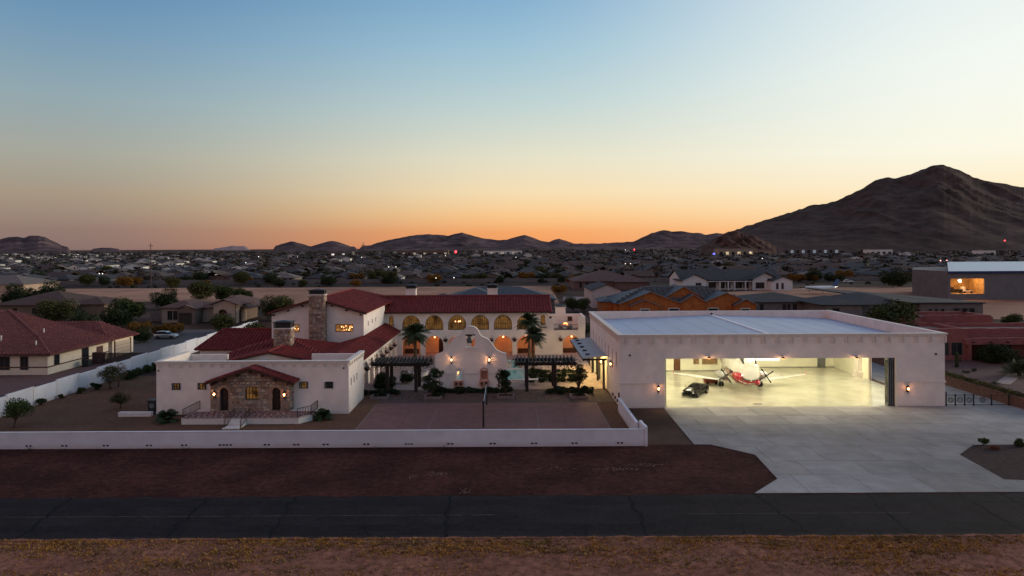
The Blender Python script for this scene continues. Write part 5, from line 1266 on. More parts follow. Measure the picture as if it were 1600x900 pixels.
for p_ in ([(-118, 108.6, zz), (-73, 108.6, zz), (-78.5, 114.1, 5.4), (-118, 114.1, 5.4)], [(-118, 114.1, 5.42), (-78.5, 114.1, 5.42), (-92.2, 126, 8.9), (-118, 126, 8.9)], [(-73, 108.6, zz), (-73, 126.5, zz), (-78.5, 114.1, 5.4)], [(-73, 126.5, zz), (-92.2, 126, 8.9), (-78.5, 114.1, 5.4)]): tiles(mb, p_, **tt)
mb.build('roof', TBR, ln)
MB().prism([(-73.2, 126.6, zz), (-118, 126.6, zz), (-118, 126.4, 8.7), (-92.2, 126.4, 8.7)], (0, .3, 0)).build('gable', CREW, ln)
for a_, b_ in (((-73, 108.6, zz), (-78.5, 114.1, 5.4)), ((-78.5, 114.1, 5.45), (-92.2, 126, 8.95)), ((-73, 126.5, zz), (-92.2, 126, 8.95))): MB().tube([a_, b_], .2, 8).build('ridge_cap', TBR[1], ln)
MB().box(-118, -72.92, 108.5, 108.6, zz - .3, zz - .05).box(-73.02, -72.92, 108.6, 126.5, zz - .3, zz - .05).build('fascia', TRB, ln)
MB().box(-112, NX + .06, 109.32, 109.398, 1.15, 1.33).box(NX + .002, NX + .07, 109.4, 126, 1.15, 1.33).build('band_course', TRB, ln)
for px, wd in ((6, 1.6), (37, 1.15)): X = gx(px, 109.4); H_window(ln, X - wd / 2, X + wd / 2, 109.4, .9, 2.9)
for y0, y1, a, b in ((111.0, 112.2, 1.3, 2.9), (118.2, 120.0, .6, 3.0)): H_window(ln, y0, y1, NX, a, b, face=(1, 0))
for x, y, z in ((-84, 113, 5.3), (-80, 117.5, 5.9), (-77.2, 111.5, 4.6)): MB().tube([(x, y, z - .5), (x, y, z + .6)], .12, 8).build('vent_pipe', TRIM, ln)
ng = thing('neighbour_garage', 'cream garage wing with brown tile roof behind the left house, its doors facing the drive', 'garage', (-80, 130, 0))
MB().box(-90, -73.6, 126.8, 133.8, 0, 3.5).build('wall', CREW, ng)
mb = MB(); tiles(mb, [(-90, 125.6, 3.4), (-72.8, 125.6, 3.4), (-78.0, 130, 6.4), (-90, 130, 6.4)], **tt)
tiles(mb, [(-72.8, 125.6, 3.4), (-72.8, 134.6, 3.4), (-78.0, 130, 6.4)], **tt); tiles(mb, [(-72.8, 134.6, 3.4), (-90, 134.6, 3.4), (-90, 130, 6.4), (-78.0, 130, 6.4)], **tt); mb.build('roof', TBR, ng)
gd = MB().box(-73.598, -73.5, 127.6, 132.6, 0, 2.7).build('garage_door', mat('garage_door', (.42, .34, .27), .7, .05, 1), ng)
for i in range(1, 4): MB().box(-73.498, -73.48, 127.6, 132.6, .67 * i - .02, .67 * i + .02).build('door_joint', TRB, gd)
for y in (127.3, 132.62): MB().box(-73.598, -73.45, y, y + .28, 0, 2.95).build('door_trim', TRB, ng)
MB().box(-73.898, -73.8, 122.4, 124.2, 0, 2.6).build('door', TRB, ng)
gw = thing('slatted_gate', 'dark slatted gate and brown pier between the left house and the boundary wall', 'gate', (-66, 120, 0))
MB().box(-73, -71.2, 119.6, 120.4, 0, 2.0).build('pier', TRB, gw)
for i in range(9): MB().box(-71.2, -61.4, 119.95, 120.02, .12 + i * .2, .28 + i * .2).build('slat', WOOD, gw)
ac = thing('air_conditioner', 'dark air conditioning unit beside the left cream house', 'air conditioner', (-72.4, 117.3, 0)); MB().box(-73, -71.9, 116.7, 117.8, 0, 1.15).build('casing', MATS['cabinet_dark'], ac); MB().tube([(-72.45, 117.25, 1.15), (-72.45, 117.25, 1.2)], .42, 12).build('fan_grille', BLACK, ac)
ground('side_path', [(-69.8, 84), (-61.3, 84), (-61.3, 127), (-66.5, 127), (-68.8, 112)], .012, mat('path_concrete', (.20, .175, .17), .9, .1, .8))
ground('neighbour_gravel', [(-140, 88), (-69.8, 94), (-69.4, 112), (-66.6, 127), (-110, 127), (-140, 127)], .008, mat('rose_gravel', (.16, .082, .075), .95, .15, 1.5, .3, 12))
ground('lawn_patch', [(-90, 80), (-63, 80), (-62, 92), (-90, 92)], .016, mat('dry_lawn', (.085, .055, .02), .95, .3, 1.2))
ground('neighbour_drive', rect(-84, -61.4, 128, 170), .014, mat('drive_grey', (.105, .085, .085), .9, .12, .8))
ground('back_street', rect(-130, -22, 141, 158), .018, mat('street_grey', (.085, .078, .08), .9, .15, .8))
ground('sidewalk', rect(-61, -22, 158, 160), .03, mat('walk_pink', (.26, .19, .17), .9, .1, 1))

def arch_house():
    t = thing('neighbour_house', 'tan stucco house with arched entry and brown tile roofs behind the street on the left', 'house', (-78, 176, 0))
    Y = 186; wx = lambda p: gx(p, Y)
    MB().box(wx(252), wx(285), Y, Y + 16, 0, 4.4).build('wall', TANW, t); MB().box(wx(285) + .01, wx(311), Y - 3, Y + 12, 0, 4.4).build('wall', mat('brown_stucco', (.20, .14, .115), .9, .08, 1), t)
    mb = MB(); wall(mb, (wx(338), Y - 2), (1, 0), wx(372) - wx(338), 0, 5.2, .5, [(wx(352) - wx(338), 2.6, 0, 3.8, 1)]); wall(mb, (wx(372), Y - 1.99), (0, 1), 8, 0, 5.0, .4, [(3.6, 2.4, 0, 3.8, 1)]); mb.build('entry_wall', TANW, t)
    MB().box(wx(311) + .02, wx(338), Y + 2, Y + 16, 0, 4.2).build('wall', TANW, t); MB().box(wx(338) + .02, wx(374) - 1, Y + 2.6, Y + 16, 0, 4.2).build('wall', MATS['brown_stucco'], t); MB().box(wx(338), wx(374), Y - 1.4, Y + 2.6, 4.25, 4.4).build('porch_ceiling', MATS['brown_stucco'], t)  # dark back wall paints in entry recess shade; ceiling added to deepen it
    mb = MB()
    hip(mb, wx(252), wx(300), Y, Y + 14, 4.4, .36, .7, m=0); hip(mb, wx(285), wx(311), Y - 3, Y + 10, 4.3, .36, .6, m=1, gable='y-')
    hip(mb, wx(306), wx(384), Y + 2, Y + 20, 4.3, .36, .8, m=0); hip(mb, wx(336), wx(374), Y - 2, Y + 9, 5.3, .38, .6, m=1, gable='y-'); mb.build('roof', [mat('roof_brown_flat', (.14, .075, .065), .9, .2, 1.2, .4, 6), mat('roof_brown_flat2', (.12, .065, .06), .9, .2, 1.2, .4, 6)], t)
    for a, b, yy_, h_, s_ in ((285.5, 311, -3, 4.4, .36), (338, 372, -2, 5.2, .37)):
        xa, xb = wx(a), wx(b); MB().prism([(xa, Y + yy_, h_), (xb, Y + yy_, h_), ((xa + xb) / 2, Y + yy_, h_ + (xb - xa) / 2 * s_ - .1)], (0, .3, 0)).build('gable', TANW, t)
    gd = MB().box(wx(287), wx(307), Y - 3.08, Y - 3.01, 0, 3).build('garage_door', mat('dark_door', (.05, .035, .03), .7, .1, 1), t)
    for p in (292, 297, 302): MB().box(wx(p) - .25, wx(p) + .25, Y - 3.12, Y - 3.085, 2.3, 2.7).build('pane', GLASS, gd)
    for p in (265, 274): H_window(t, wx(p) - .6, wx(p) + .6, Y, .9, 3.2)
    MB().box(wx(348), wx(356), Y + 1.9, Y + 1.99, 0, 2.6).build('door', WOOD, t)
    for p in (341.5, 346.5, 358, 363): MB().box(wx(p) - .3, wx(p) + .3, Y - 2.5, Y - 2.01, 0, 2.7).build('column', mat('stone_col', (.22, .17, .15), .9, .2, 3), t)
    MB().box(wx(222), wx(250), Y + 4, Y + 4.4, 0, 2.6).build('side_wall', mat('grey_rose', (.20, .16, .155), .9, .1, 1), t)
arch_house()
def box_house(label, px0, px1, Y, depth, h, wmat, rmat, sl=.34, wins=(), gable='', ov=.7, name='neighbour_house', group=None, extra=()):
    t = thing(name, label, 'house', (gx((px0 + px1) / 2, Y), Y + depth / 2, 0), 0, group)
    MB().box(gx(px0, Y), gx(px1, Y), Y, Y + depth, 0, h).build('wall', wmat, t); mb = MB(); hip(mb, gx(px0, Y), gx(px1, Y), Y, Y + depth, h, sl, ov, gable=gable); 
    for a, b, yy_, dd, hh, g_ in extra:
        MB().box(gx(a, Y), gx(b, Y), Y + yy_, Y + yy_ + dd, 0, hh).build('wall', wmat, t); hip(mb, gx(a, Y), gx(b, Y), Y + yy_, Y + yy_ + dd, hh, sl, ov, gable=g_)
    mb.build('roof', rmat, t)
    if 'y-' in gable:
        xa, xb = gx(px0, Y), gx(px1, Y); MB().prism([(xa, Y, h), (xb, Y, h), ((xa + xb) / 2, Y, h + (xb - xa) / 2 * sl - .06)], (0, .3, 0)).build('gable', wmat, t)
    for a, b, z0, z1, yo in wins: H_window(t, gx(a, Y), gx(b, Y), Y + yo, z0, z1)
    return t
RG = [mat('roof_grey', (.066, .06, .064), .9, .15, .8, .4, 5), mat('roof_taupe', (.10, .072, .064), .9, .15, .8, .4, 5), mat('roof_brown', (.09, .052, .043), .9, .15, .8, .4, 5), mat('roof_slate', (.048, .046, .052), .9, .15, .8, .4, 5), mat('roof_light', (.17, .135, .12), .9, .15, .8, .4, 5)]
WG = [mat('far_tan', (.19, .135, .105), .9, .1, .6), mat('far_grey', (.15, .13, .13), .9, .1, .6), mat('far_cream', (.32, .26, .2), .9, .1, .6), mat('far_white', (.68, .67, .64), .9, .05, .6), mat('far_rose', (.16, .095, .085), .9, .1, .6)]
# long grey roof house right behind the mansion
box_house('long low house with slate grey roof directly behind the mansion', 690, 866, 222, 22, 3.4, WG[1], mat('roof_bluegrey', (.06, .066, .078), .7, .1, .8, .3, 6), .30, extra=((660, 720, -2, 12, 3.2, ''), (696, 790, -6, 24, 3.8, '')))
box_house('tan roofed low house among the trees at the left edge', -10, 110, 205, 22, 3.8, WG[0], RG[2], .3, [(20, 26, 1, 2.6, 0), (50, 56, 1, 2.6, 0)], extra=((95, 150, 4, 14, 3.6, ''),))
box_house('pale roofed house at the far left edge beside dark trees', -60, 36, 325, 26, 4, TANW, RG[4], .3, [(10, 16, 1, 3, 0), (22, 26, 1, 3, 0)])
box_house('brown two part house beyond the white shed', 897, 1000, 322, 28, 4.2, WG[4], mat('roof_rust', (.12, .065, .058), .9, .15, .8, .3, 5), .32, [(905, 909, 1, 3.5, 0), (915, 919, 1, 3.5, 0), (926, 930, 1, 3.5, 0)], extra=((960, 1012, -4, 24, 4.0, ''),))
sh_ = box_house('tall pale shed with grey gable roof left of the orange house', 925, 970, 225, 24, 6.0, mat('shed_pink', (.50, .43, .42), .9, .05, .6), RG[3], .38, gable='y-', ov=.5)
MB().box(gx(942, 225) - .9, gx(942, 225) + .9, 224.9, 224.99, 0, 3.6).build('door', BLACK, sh_)
# orange sheathed house under construction
oh = thing('unfinished_house', 'orange sheathed house under construction with stacks of roof tiles behind the hangar', 'house', (52, 205, 0))
OSB = mat('orange_sheathing', (.42, .13, .035), .85, .15, 1.2, .2, 8); UND = mat('roof_underlay', (.055, .06, .075), .6, .2, 1.2)
Y = 195.0; ox = lambda p: gx(p, Y)
mb = MB(); mb.box(ox(966), ox(1180), Y + 4, Y + 26, 0, 4.0); mb.box(ox(948), ox(966), Y + 10, Y + 22, 0, 3.8); mb.build('wall', OSB, oh)
rf = MB(); rmain = hip(rf, ox(966), ox(1180), Y + 4, Y + 26, 4.0, .37, .8); hip(rf, ox(946), ox(968), Y + 10, Y + 22, 3.8, .37, .4)
rf.build('roof', UND, oh)
def front_gable(a, b, yo, h, apexh, dep=7):
    x0, x1 = ox(a), ox(b); xm_ = (x0 + x1) / 2; y = Y + yo
    MB().prism([(x0, y, 0), (x1, y, 0), (x1, y, h), (xm_, y, apexh), (x0, y, h)], (0, dep, 0)).build('gable', OSB, oh)
    r = MB()
    for s_, e in ((-1, x0 - .5), (1, x1 + .5)):
        ze_ = h - (.5) * (apexh - h) / (xm_ - x0)
        r.prism([(xm_, y - .5, apexh + .02), (e, y - .5, ze_ + .02), (e, y + dep + 5, ze_ + .02), (xm_, y + dep + 5, apexh + .02)], (0, 0, .12))
    r.build('gable_roof', UND, oh)
    r = MB()
    for e in (x0 - .5, x1 + .5): r.bar((xm_, y - .52, apexh + .05), (e, y - .52, h - .5 * (apexh - h) / (xm_ - x0) + .05), .06, .2)
    r.build('fascia', mat('raw_fascia', (.30, .22, .2), .8, .1, 2), oh)
for a in ((986, 1028, 0, 3.4, 4.9), (970, 1066, 2, 3.7, 7.0), (1046, 1106, 6, 5.2, 8.2), (1066, 1104, 1.4, 4.2, 6.2), (1098, 1177, 2, 3.7, 6.6), (1148, 1181, 0, 3.4, 4.9)): front_gable(*a)
for a, b in ((1000, 1014), (1047, 1063), (1109, 1125), (1157, 1171)):
    MB().box(ox(a) - .12, ox(b) + .12, Y - .08 if a in (1000, 1157) else Y + 1.92, (Y - .002) if a in (1000, 1157) else Y + 1.998, .7, 2.4).build('window', mat('window_wrap', (.6, .58, .56), .8, .05, 2), oh)
    MB().box(ox(a) + .1, ox(b) - .1, Y - .1 if a in (1000, 1157) else Y + 1.88, (Y - .081) if a in (1000, 1157) else Y + 1.919, .8, 2.15).build('pane', GLASS, oh)
stk = MB().box(-.32, .32, -.2, .2, -.12, .26).mesh('tile_stack', mat('stacked_tile', (.17, .17, .18), .8, .3, 3)); r_ = random.Random(6)
for row in range(7):
    for c_ in range(26):
        x = ox(970) + c_ * 1.5; yq = Y + 4.6 + row * 1.5
        z = 4.0 + (yq - (Y + 4)) * .37
        if x > ox(1178) - row * 1.5 or x < ox(964) + row * 1.5: continue
        inst('tile_stack', stk, oh, (x - 52 + r_.uniform(-.1, .1), yq - 205, z + .12), 0, (1.6, 1.3, 1.3))
# white modern farmhouse
wh = thing('white_house', 'long white ranch house with grey gable roofs and dark windows behind the orange house', 'house', (104, 320, 0))
Y = 312.0; qx = lambda p: gx(p, Y); WHT = mat('white_siding', (.62, .62, .63), .85, .04, .6)
MB().box(qx(1066), qx(1205), Y + 4, Y + 25, 0, 4.8).box(qx(1066), qx(1104), Y, Y + 4, 0, 4.6).box(qx(1200), qx(1231), Y - 5, Y + 12, 0, 4.5).box(qx(1178), qx(1200), Y + 1, Y + 4, 0, 5.2).build('wall', WHT, wh)
mb = MB(); hip(mb, qx(1066), qx(1225), Y + 2, Y + 26, 4.9, .36, .6, gable='x-x+'); hip(mb, qx(1064), qx(1106), Y - .2, Y + 14, 4.7, .46, .5, gable='y-'); hip(mb, qx(1176), qx(1216), Y, Y + 14, 5.3, .5, .4, gable='y-'); hip(mb, qx(1200), qx(1232), Y - 5.3, Y + 10, 4.5, .40, .4, gable='y-'); mb.build('roof', RG[3], wh)
for a, b, yo, e, sl_ in ((1066, 1104, 0, 4.6, .45), (1200, 1231, -5, 4.5, .38), (1178, 1214, 1, 5.2, .48)):
    x0, x1 = qx(a), qx(b); MB().prism([(x0, Y + yo, e), (x1, Y + yo, e), ((x0 + x1) / 2, Y + yo, e + (x1 - x0) / 2 * sl_)], (0, .3, 0)).build('gable', WHT, wh)
for a, b, yo in ((1087, 1095, 0), (1108, 1122, 4), (1128, 1136, 4), (1139, 1145, 4), (1151, 1164, 4), (1166, 1174, 4), (1182, 1195, 1), (1206, 1209, -5), (1214, 1217, -5)): H_window(wh, qx(a), qx(b), Y + yo, .8, 3.4, fr=.12)
MB().prism([(qx(1066), Y + 4, 4.8), (qx(1066), Y + 25, 4.8), (qx(1066), Y + 14, 8.6)], (.3, 0, 0)).build('gable', WHT, wh)
MB().box(qx(1104), qx(1178), Y + .4, Y + 4, 3.9, 4.1).build('porch_ceiling', WHT, wh)
for p in (1106, 1125, 1138, 1148, 1165, 1177): MB().box(qx(p) - .25, qx(p) + .25, Y + .2, Y + .6, 0, 4.2).build('porch_post', WHT, wh)
# grey modern house with long wing
mh = thing('modern_house', 'sprawling grey modern house with flat wing between the hangar and the bare lot', 'house', (100, 205, 0))
MOD = mat('modern_grey', (.17, .15, .15), .9, .08, .6); Y = 190.0; mx_ = lambda p: gx(p, Y)
MB().box(mx_(1190), mx_(1300), Y + 10, Y + 30, 0, 3.8).box(mx_(1280), mx_(1335), Y - 4, Y + 10, 0, 4.2).box(mx_(1335) + .01, mx_(1420), Y - 1, Y + 14, 0, 4.0).build('wall', MOD, mh)
MB().prism([(mx_(1420) + .02, Y - 5, 0), (mx_(1512), Y - 6, 0), (mx_(1512) - 2, Y + 6, 0), (mx_(1420) + .02, Y + 10, 0)], (0, 0, 4.3)).build('wing_wall', MOD, mh)
mb = MB(); hip(mb, mx_(1190), mx_(1310), Y + 10, Y + 30, 3.9, .2, .8); hip(mb, mx_(1275), mx_(1345), Y - 4, Y + 14, 4.2, .24, .7); hip(mb, mx_(1330), mx_(1425), Y - 1, Y + 22, 4.0, .26, .8); mb.prism([(mx_(1405), Y - 5.5, 4.31), (mx_(1512) + .5, Y - 6.5, 4.31), (mx_(1512) - 5, Y + 12, 4.6), (mx_(1330), Y + 34, 6.4)], (0, 0, .3)); mb.build('roof', RG[3], mh)
for a, b in ((1432, 1436), (1441, 1445), (1451, 1455)): H_window(mh, mx_(a), mx_(b), Y - 5.5, 1.9, 2.8, bars=0)
for a, b in ((1468, 1476), (1481, 1488), (1492, 1499)): H_window(mh, mx_(a), mx_(b), Y - 6.0, .9, 3.0, bars=0)
for a, b, yo in ((1208, 1213, 10), (1245, 1250, 10), (1253, 1257, 10), (1262, 1268, 10), (1290, 1300, -4)): H_window(mh, mx_(a), mx_(b), Y + yo, 1.0, 3.0)
# pink adobe house
pk = thing('adobe_house', 'pink adobe flat roofed house with rounded parapets and shaded porch right of the hangar', 'house', (86, 128, 0))
PK = mat('pink_adobe', (.26, .09, .085), .95, .08, .8, .4, 6, big=.08); Y = 119.0; ax_ = lambda p: gx(p, Y)
def adobe(x0, x1, y0, y1, z0, z1, seed):
    """adobe block with soft wavy parapet"""
    r_ = random.Random(seed); mb = MB(); n = max(4, int((x1 - x0) / 1.2)); pr = []
    for i in range(n + 1):
        t = i / n; z = z1 + .09 * math.sin(i * 1.7 + seed) * r_.uniform(.3, 1) - (.35 if i in (0, n) else 0); pr.append((x0 + (x1 - x0) * t, z))
    mb.prism([(x0, y0, z0), (x1, y0, z0)] + [(x, y0, z) for x, z in reversed(pr)], (0, .5, 0)); mb.prism([(x0, y1 - .5, z0), (x1, y1 - .5, z0)] + [(x, y1 - .5, z) for x, z in reversed(pr)], (0, .5, 0))
    mb.box(x0, x0 + .5, y0 + .5, y1 - .5, z0, z1 - .1).box(x1 - .5, x1, y0 + .5, y1 - .5, z0, z1 - .1)
    MB().box(x0 + .5, x1 - .5, y0 + .5, y1 - .5, z1 - 1.3, z1 - .7).build('roof_deck', mat('adobe_roof', (.22, .15, .135), .95, .1, .8), pk)
    return mb.build('adobe_block', PK, pk)
adobe(ax_(1440), ax_(1512), Y, Y + 10, 0, 5.5, 1)
adobe(ax_(1512) + .02, ax_(1720), Y + 3.2, Y + 12, 0, 5.1, 2); adobe(ax_(1505), ax_(1720), Y - .6, Y + 3.1, 2.75, 3.9, 3)
adobe(ax_(1512), ax_(1640), Y + 14, Y + 22, 0, 6.4, 4); adobe(ax_(1440), ax_(1500), Y + 11, Y + 18, 0, 6.1, 5)
for p in (1512, 1560, 1610, 1660): MB().box(ax_(p) - .3, ax_(p) + .3, Y - .5, Y + .1, 0, 2.75).build('porch_post', PK, pk)
H_window(pk, ax_(1486), ax_(1502), Y, .9, 3.0, fr=.1); H_window(pk, ax_(1476), ax_(1481), Y, .9, 3.0, fr=.1)
for a, b in ((1525, 1538), (1548, 1556), (1575, 1600)): H_window(pk, ax_(a), ax_(b), Y + 3.2, .3, 2.4)
for i in range(7): MB().tube([(ax_(1515) + i * 3, Y - 1.1, 3.2), (ax_(1515) + i * 3, Y - .5, 3.2)], .12, 7).build('roof_beam', WOOD, pk)
# big metal hangar at the right
bh = thing('metal_hangar', 'long grey metal hangar with pale blue roof and one lit bay, right edge', 'hangar', (190, 262, 0))
MET = mat('grey_metal_wall', (.15, .15, .165), .7, .06, .3); Y = 250.0; bx = lambda p: gx(p, Y)
hz0 = 10.4
B0, B1, B2, B3 = bx(1480), bx(1485), bx(1538), bx(1760)
mb = MB(); wall(mb, (B0, Y), (1, 0), B3 - B0, 0, hz0, .4, [((B1 + B2) / 2 - B0, B2 - B1, 2.2, 7.8, 0)]); mb.build('front_wall', MET, bh)
MB().prism([(gx(1425, Y + 18), Y + 18, 0), (B0 - .02, Y, 0), (gx(1479, Y + 45), Y + 45, 0), (gx(1427, Y + 45), Y + 45, 0)], (0, 0, 10.6)).build('side_wing', mat('grey_wing', (.13, .125, .13), .8, .08, .4), bh)
MB().prism([(B0, Y - .5, hz0), (B3, Y - .5, hz0), (B3 + 40, Y + 34, hz0 + 2.6), (gx(1480, Y + 34), Y + 34, hz0 + 2.6)], (0, 0, .15)).build('roof', mat('blue_metal_roof', (.38, .46, .56), .4, .05, .4, metal=.3), bh)
MB().box(B0, B3, Y - .6, Y - .51, hz0 - .7, hz0 + .1).build('gutter', mat('navy_trim', (.02, .04, .12), .6, .1, 1), bh)
bay = mat('bay_lining', (.50, .33, .16), .8, .2, .5); MB().box(B1 - .5, B2 + .5, Y + 9, Y + 9.2, 2.0, 8).box(B1 - .5, B1, Y + .4, Y + 9, 2.0, 8).box(B2, B2 + .5, Y + .4, Y + 9, 2.0, 8).box(B1, B2, Y + .4, Y + 9, 1.9, 2.2).box(B1, B2, Y + .4, Y + 9, 7.8, 7.9).build('bay_wall', bay, bh)
MB().ball((B1 + 5, Y + 2.5, 6.9), .55, 8).build('bay_lamp', BULBW, bh); lamp(bh, (B1 + 5, Y + 1.8, 6.4), 900, (1, .55, .2), .3, 'bay_light'); lamp(bh, (B2 - 3, Y + 3, 7), 500, (1, .55, .2), .3, 'bay_light')
t = thing('parked_truck', 'dark pickup silhouette in the lit bay of the metal hangar', 'truck', (B1 + 3.6, Y + 4, 2.2)); MB().box(-2.8, 2.8, -1, 1, .4, 1.5).box(-2.6, -.4, -.9, .9, 1.5, 2.3).build('body', BLACK, t, world=False); 
for a in (-1.8, 1.8): MB().tube([(a, -1.05, .4), (a, -.9, .4)], .42, 10).build('wheel', MATS['tyre'], t, world=False)
t = thing('parked_cart', 'pale utility cart with a dark seat in the lit bay of the metal hangar', 'cart', (B2 - 4, Y + 4, 2.2)); MB().box(-1.8, 1.8, -1, 1, .5, 1.0).box(-1.7, -.8, -.8, .8, 1.0, 2.4).build('body', TRIM, t, world=False); MB().box(-.6, .6, -.6, .6, 1.0, 1.4).build('seat', BLACK, t, world=False)
for a in (-1.2, 1.2): MB().tube([(a, -1.05, .4), (a, -.9, .4)], .45, 10).build('wheel', MATS['tyre'], t, world=False)

# ------------------------------------------------------------------ middle distance: lots, street, block wall
ground('bare_lot', [(-330, 262), (-122, 262), (-60, 240), (-18, 240), (18, 240), (22, 352), (-330, 352)], .05, LOT)
ground('bare_lot', [(34, 185), (62, 175), (62, 205), (34, 205)], .04, mat('rose_lot', (.20, .105, .09), .95, .15, .3))
ground('bare_lot', [(66, 205), (90, 198), (230, 150), (420, 160), (420, 300), (150, 330), (96, 300)], .05, LOT)
ground('back_lane', [(-34, 205), (-18, 205), (2, 352), (-14, 352)], .09, mat('lane_dark', (.04, .04, .045), .9, .1, .5))
ground('main_street', rect(-420, 420, 362, 378), .06, ASPH)
bw = thing('block_wall', 'long pale grey block wall along the far street, in front of the subdivision', 'wall', (0, 392, 0)); BLK = mat('block_grey', (.16, .15, .15), .9, .08, .4)
x = -330
while x < 330:
    MB().box(x, x + 15.7, 392, 392.3, 0, 2.3).build('wall_panel', BLK, bw); MB().box(x + 15.72, x + 16.28, 391.9, 392.4, 0, 2.6).build('wall_pier', BLK, bw); x += 16.3
# tree prototypes shared by the many trees
protos = []
for i, (h, r, lf) in enumerate(((5.5, 3.6, 'olive'), (5, 3.4, 'dark'), (4.5, 3.2, 'gold'), (6, 3.2, 'green'))):
    protos.append(tree('desert_tree', 'x', (0, 0, 0), h, r, lf, 100 + i, 4600, .25, .1, 15))
TT = [tree_of(p) for p in protos]
PT = {0: 0, 1: 0, 2: 0, 3: 0}
used_p = set()
def put_tree(kind, x, y, s, label, group=None, rz=None):
    p = protos[kind]; rz = rz if rz is not None else (x * 3 + y) % 6.28
    if kind not in used_p:
        used_p.add(kind); p.location = (x, y, 0); p.scale = (s, s, s); p.rotation_euler = (0, 0, rz); p['label'] = label
        if group: p['group'] = group
        return p
    c_ = dup(p, TT[kind], (x, y, 0), rz, s, label)
    if group: c_['group'] = group
    elif 'group' in c_: del c_['group']
    return c_
near = [(430, 470, 190, 1.25, 0, 'broad olive tree behind the red garage roof'), (345, 506, 163, .8, 0, 'low spreading bush tree in front of the tan arched house'), (270, 500, 160, .62, 2, 'golden small tree in front of the tan house garage'), (217, 503, 158, .75, 2, 'yellowish tree at the left of the parked silver wagon'), (247, 505, 160, .5, 2, 'thin yellow tree just behind the silver wagon'),
        (218, 535, 147, .62, 1, 'dark round shrub tree on the street in front of the silver wagon'), (90, 480, 180, 1.25, 0, 'wide pale olive tree above the left brown roof'), (130, 492, 166, .9, 1, 'dark green tree behind the left garage roof'), (180, 487, 175, 1.1, 1, 'dark green tree clump left of the tan house'), (200, 480, 182, 1.1, 3, 'green tree clump beside the tan house side wall'), (30, 455, 240, 1.4, 1, 'dark tree left of the tan roofed low house'), (78, 452, 246, 1.5, 1, 'dark tree right of the pale roofed house'),
        (312, 440, 262, 1.4, 0, 'thin tall olive tree beyond the tan house'), (258, 460, 230, 1.2, 1, 'dark tree behind the left end of the tan house'), (345, 450, 245, 1.1, 3, 'green tree behind the tan house roof'), (378, 453, 240, 1.0, 3, 'green tree just left of the broad olive one'), (460, 462, 170, 1.0, 0, 'green tree behind the left end of the tall red roof'), (530, 455, 196, 1.1, 3, 'large tree peeking over the tall red roof'), (570, 455, 200, .9, 3, 'tree right behind the tall red roof'),
        (396, 500, 150, .7, 0, 'bushy tree by the left chimney wing'), (1405, 492, 132, 1.38, 3, 'bright green tree behind the right end of the hangar roof'), (1372, 492, 138, 1.1, 3, 'green tree behind the hangar parapet left of the bright one'), (1395, 425, 330, 1.6, 1, 'dark wide tree left of the metal hangar'), (1580, 490, 160, .6, 3, 'small green tree behind the pink adobe house'), (1455, 500, 128, .5, 3, 'small green tree between hangar and pink house'),
        (885, 495, 143, .6, 1, 'dark shrub behind the rooftop terrace'), (905, 485, 152, .7, 1, 'dark shrub tree behind the terrace chimney'), (862, 470, 180, .5, 2, 'small golden tree beyond the mansion roof end'), (873, 438, 290, .9, 2, 'orange tree near the brown house'), (895, 455, 212, .7, 3, 'green hedge tree behind the low white wall'), (912, 455, 208, .7, 3, 'green hedge tree beside the pale shed'), (682, 458, 200, .5, 2, 'small golden tree between the rear chimneys'),
        (1250, 432, 380, 1.0, 2, 'golden tree on the far street right of the white house'), (1272, 432, 382, .9, 2, 'second golden tree on the far street right of the white house'), (635, 610, 101, .32, 1, 'small dark patio tree beside the pergola post')]
for px, py, Y, s, k, lb in near: put_tree(k, gx(px, Y), Y, s * 1.12, lb)
r_ = random.Random(77)
def zone_(px): return ('far left', 'left of the mansion', 'above the mansion', 'centre', 'above the hangar', 'near the ranch house', 'below the mountain', 'far right')[max(0, min(7, int(px / 200)))]
for i in range(70):     # along the far street and wall
    x = r_.uniform(-300, 300); k = r_.choice((0, 1, 1, 0, 2, 1)); y = r_.choice((r_.uniform(352, 361), r_.uniform(380, 390), r_.uniform(394, 402)))
    put_tree(k, x, y, r_.uniform(.6, 1.5), ('olive tree', 'dark tree', 'golden tree', 'green tree')[k] + (' on the near side of', ' between wall and', ' behind the wall of')[0 if y < 370 else (1 if y < 392 else 2)] + ' the far street, ' + zone_(794 + x * F / y), 'trees along the far street')
for i in range(60):
    Y = r_.uniform(425, 760); k = r_.choice((0, 1, 1)); xq = r_.uniform(-.74, .74); put_tree(k, xq * Y, Y, r_.uniform(.8, 1.5), ('olive tree', 'dark tree', '', '')[k] + ' between %s houses of the far subdivision, ' % ('nearer', 'middle', 'farther')[int((Y - 425) / 112)] + zone_(794 + xq * F), 'trees in the far subdivision')
bs = bush('desert_shrub', 'dark round shrub dotting the strip before the far street', (0, 0, 0), 1.6, 1.5, 'dark', 201, 160, .3, 'shrubs along the far street'); tr_ = tree_of(bs)
for i in range(80):
    l = (r_.uniform(-280, 290), r_.uniform(353, 361) if i % 2 else r_.uniform(379, 390), 0)
    if i == 0: bs.location = l
    else: dup(bs, tr_, l, i, r_.uniform(.6, 1.3))

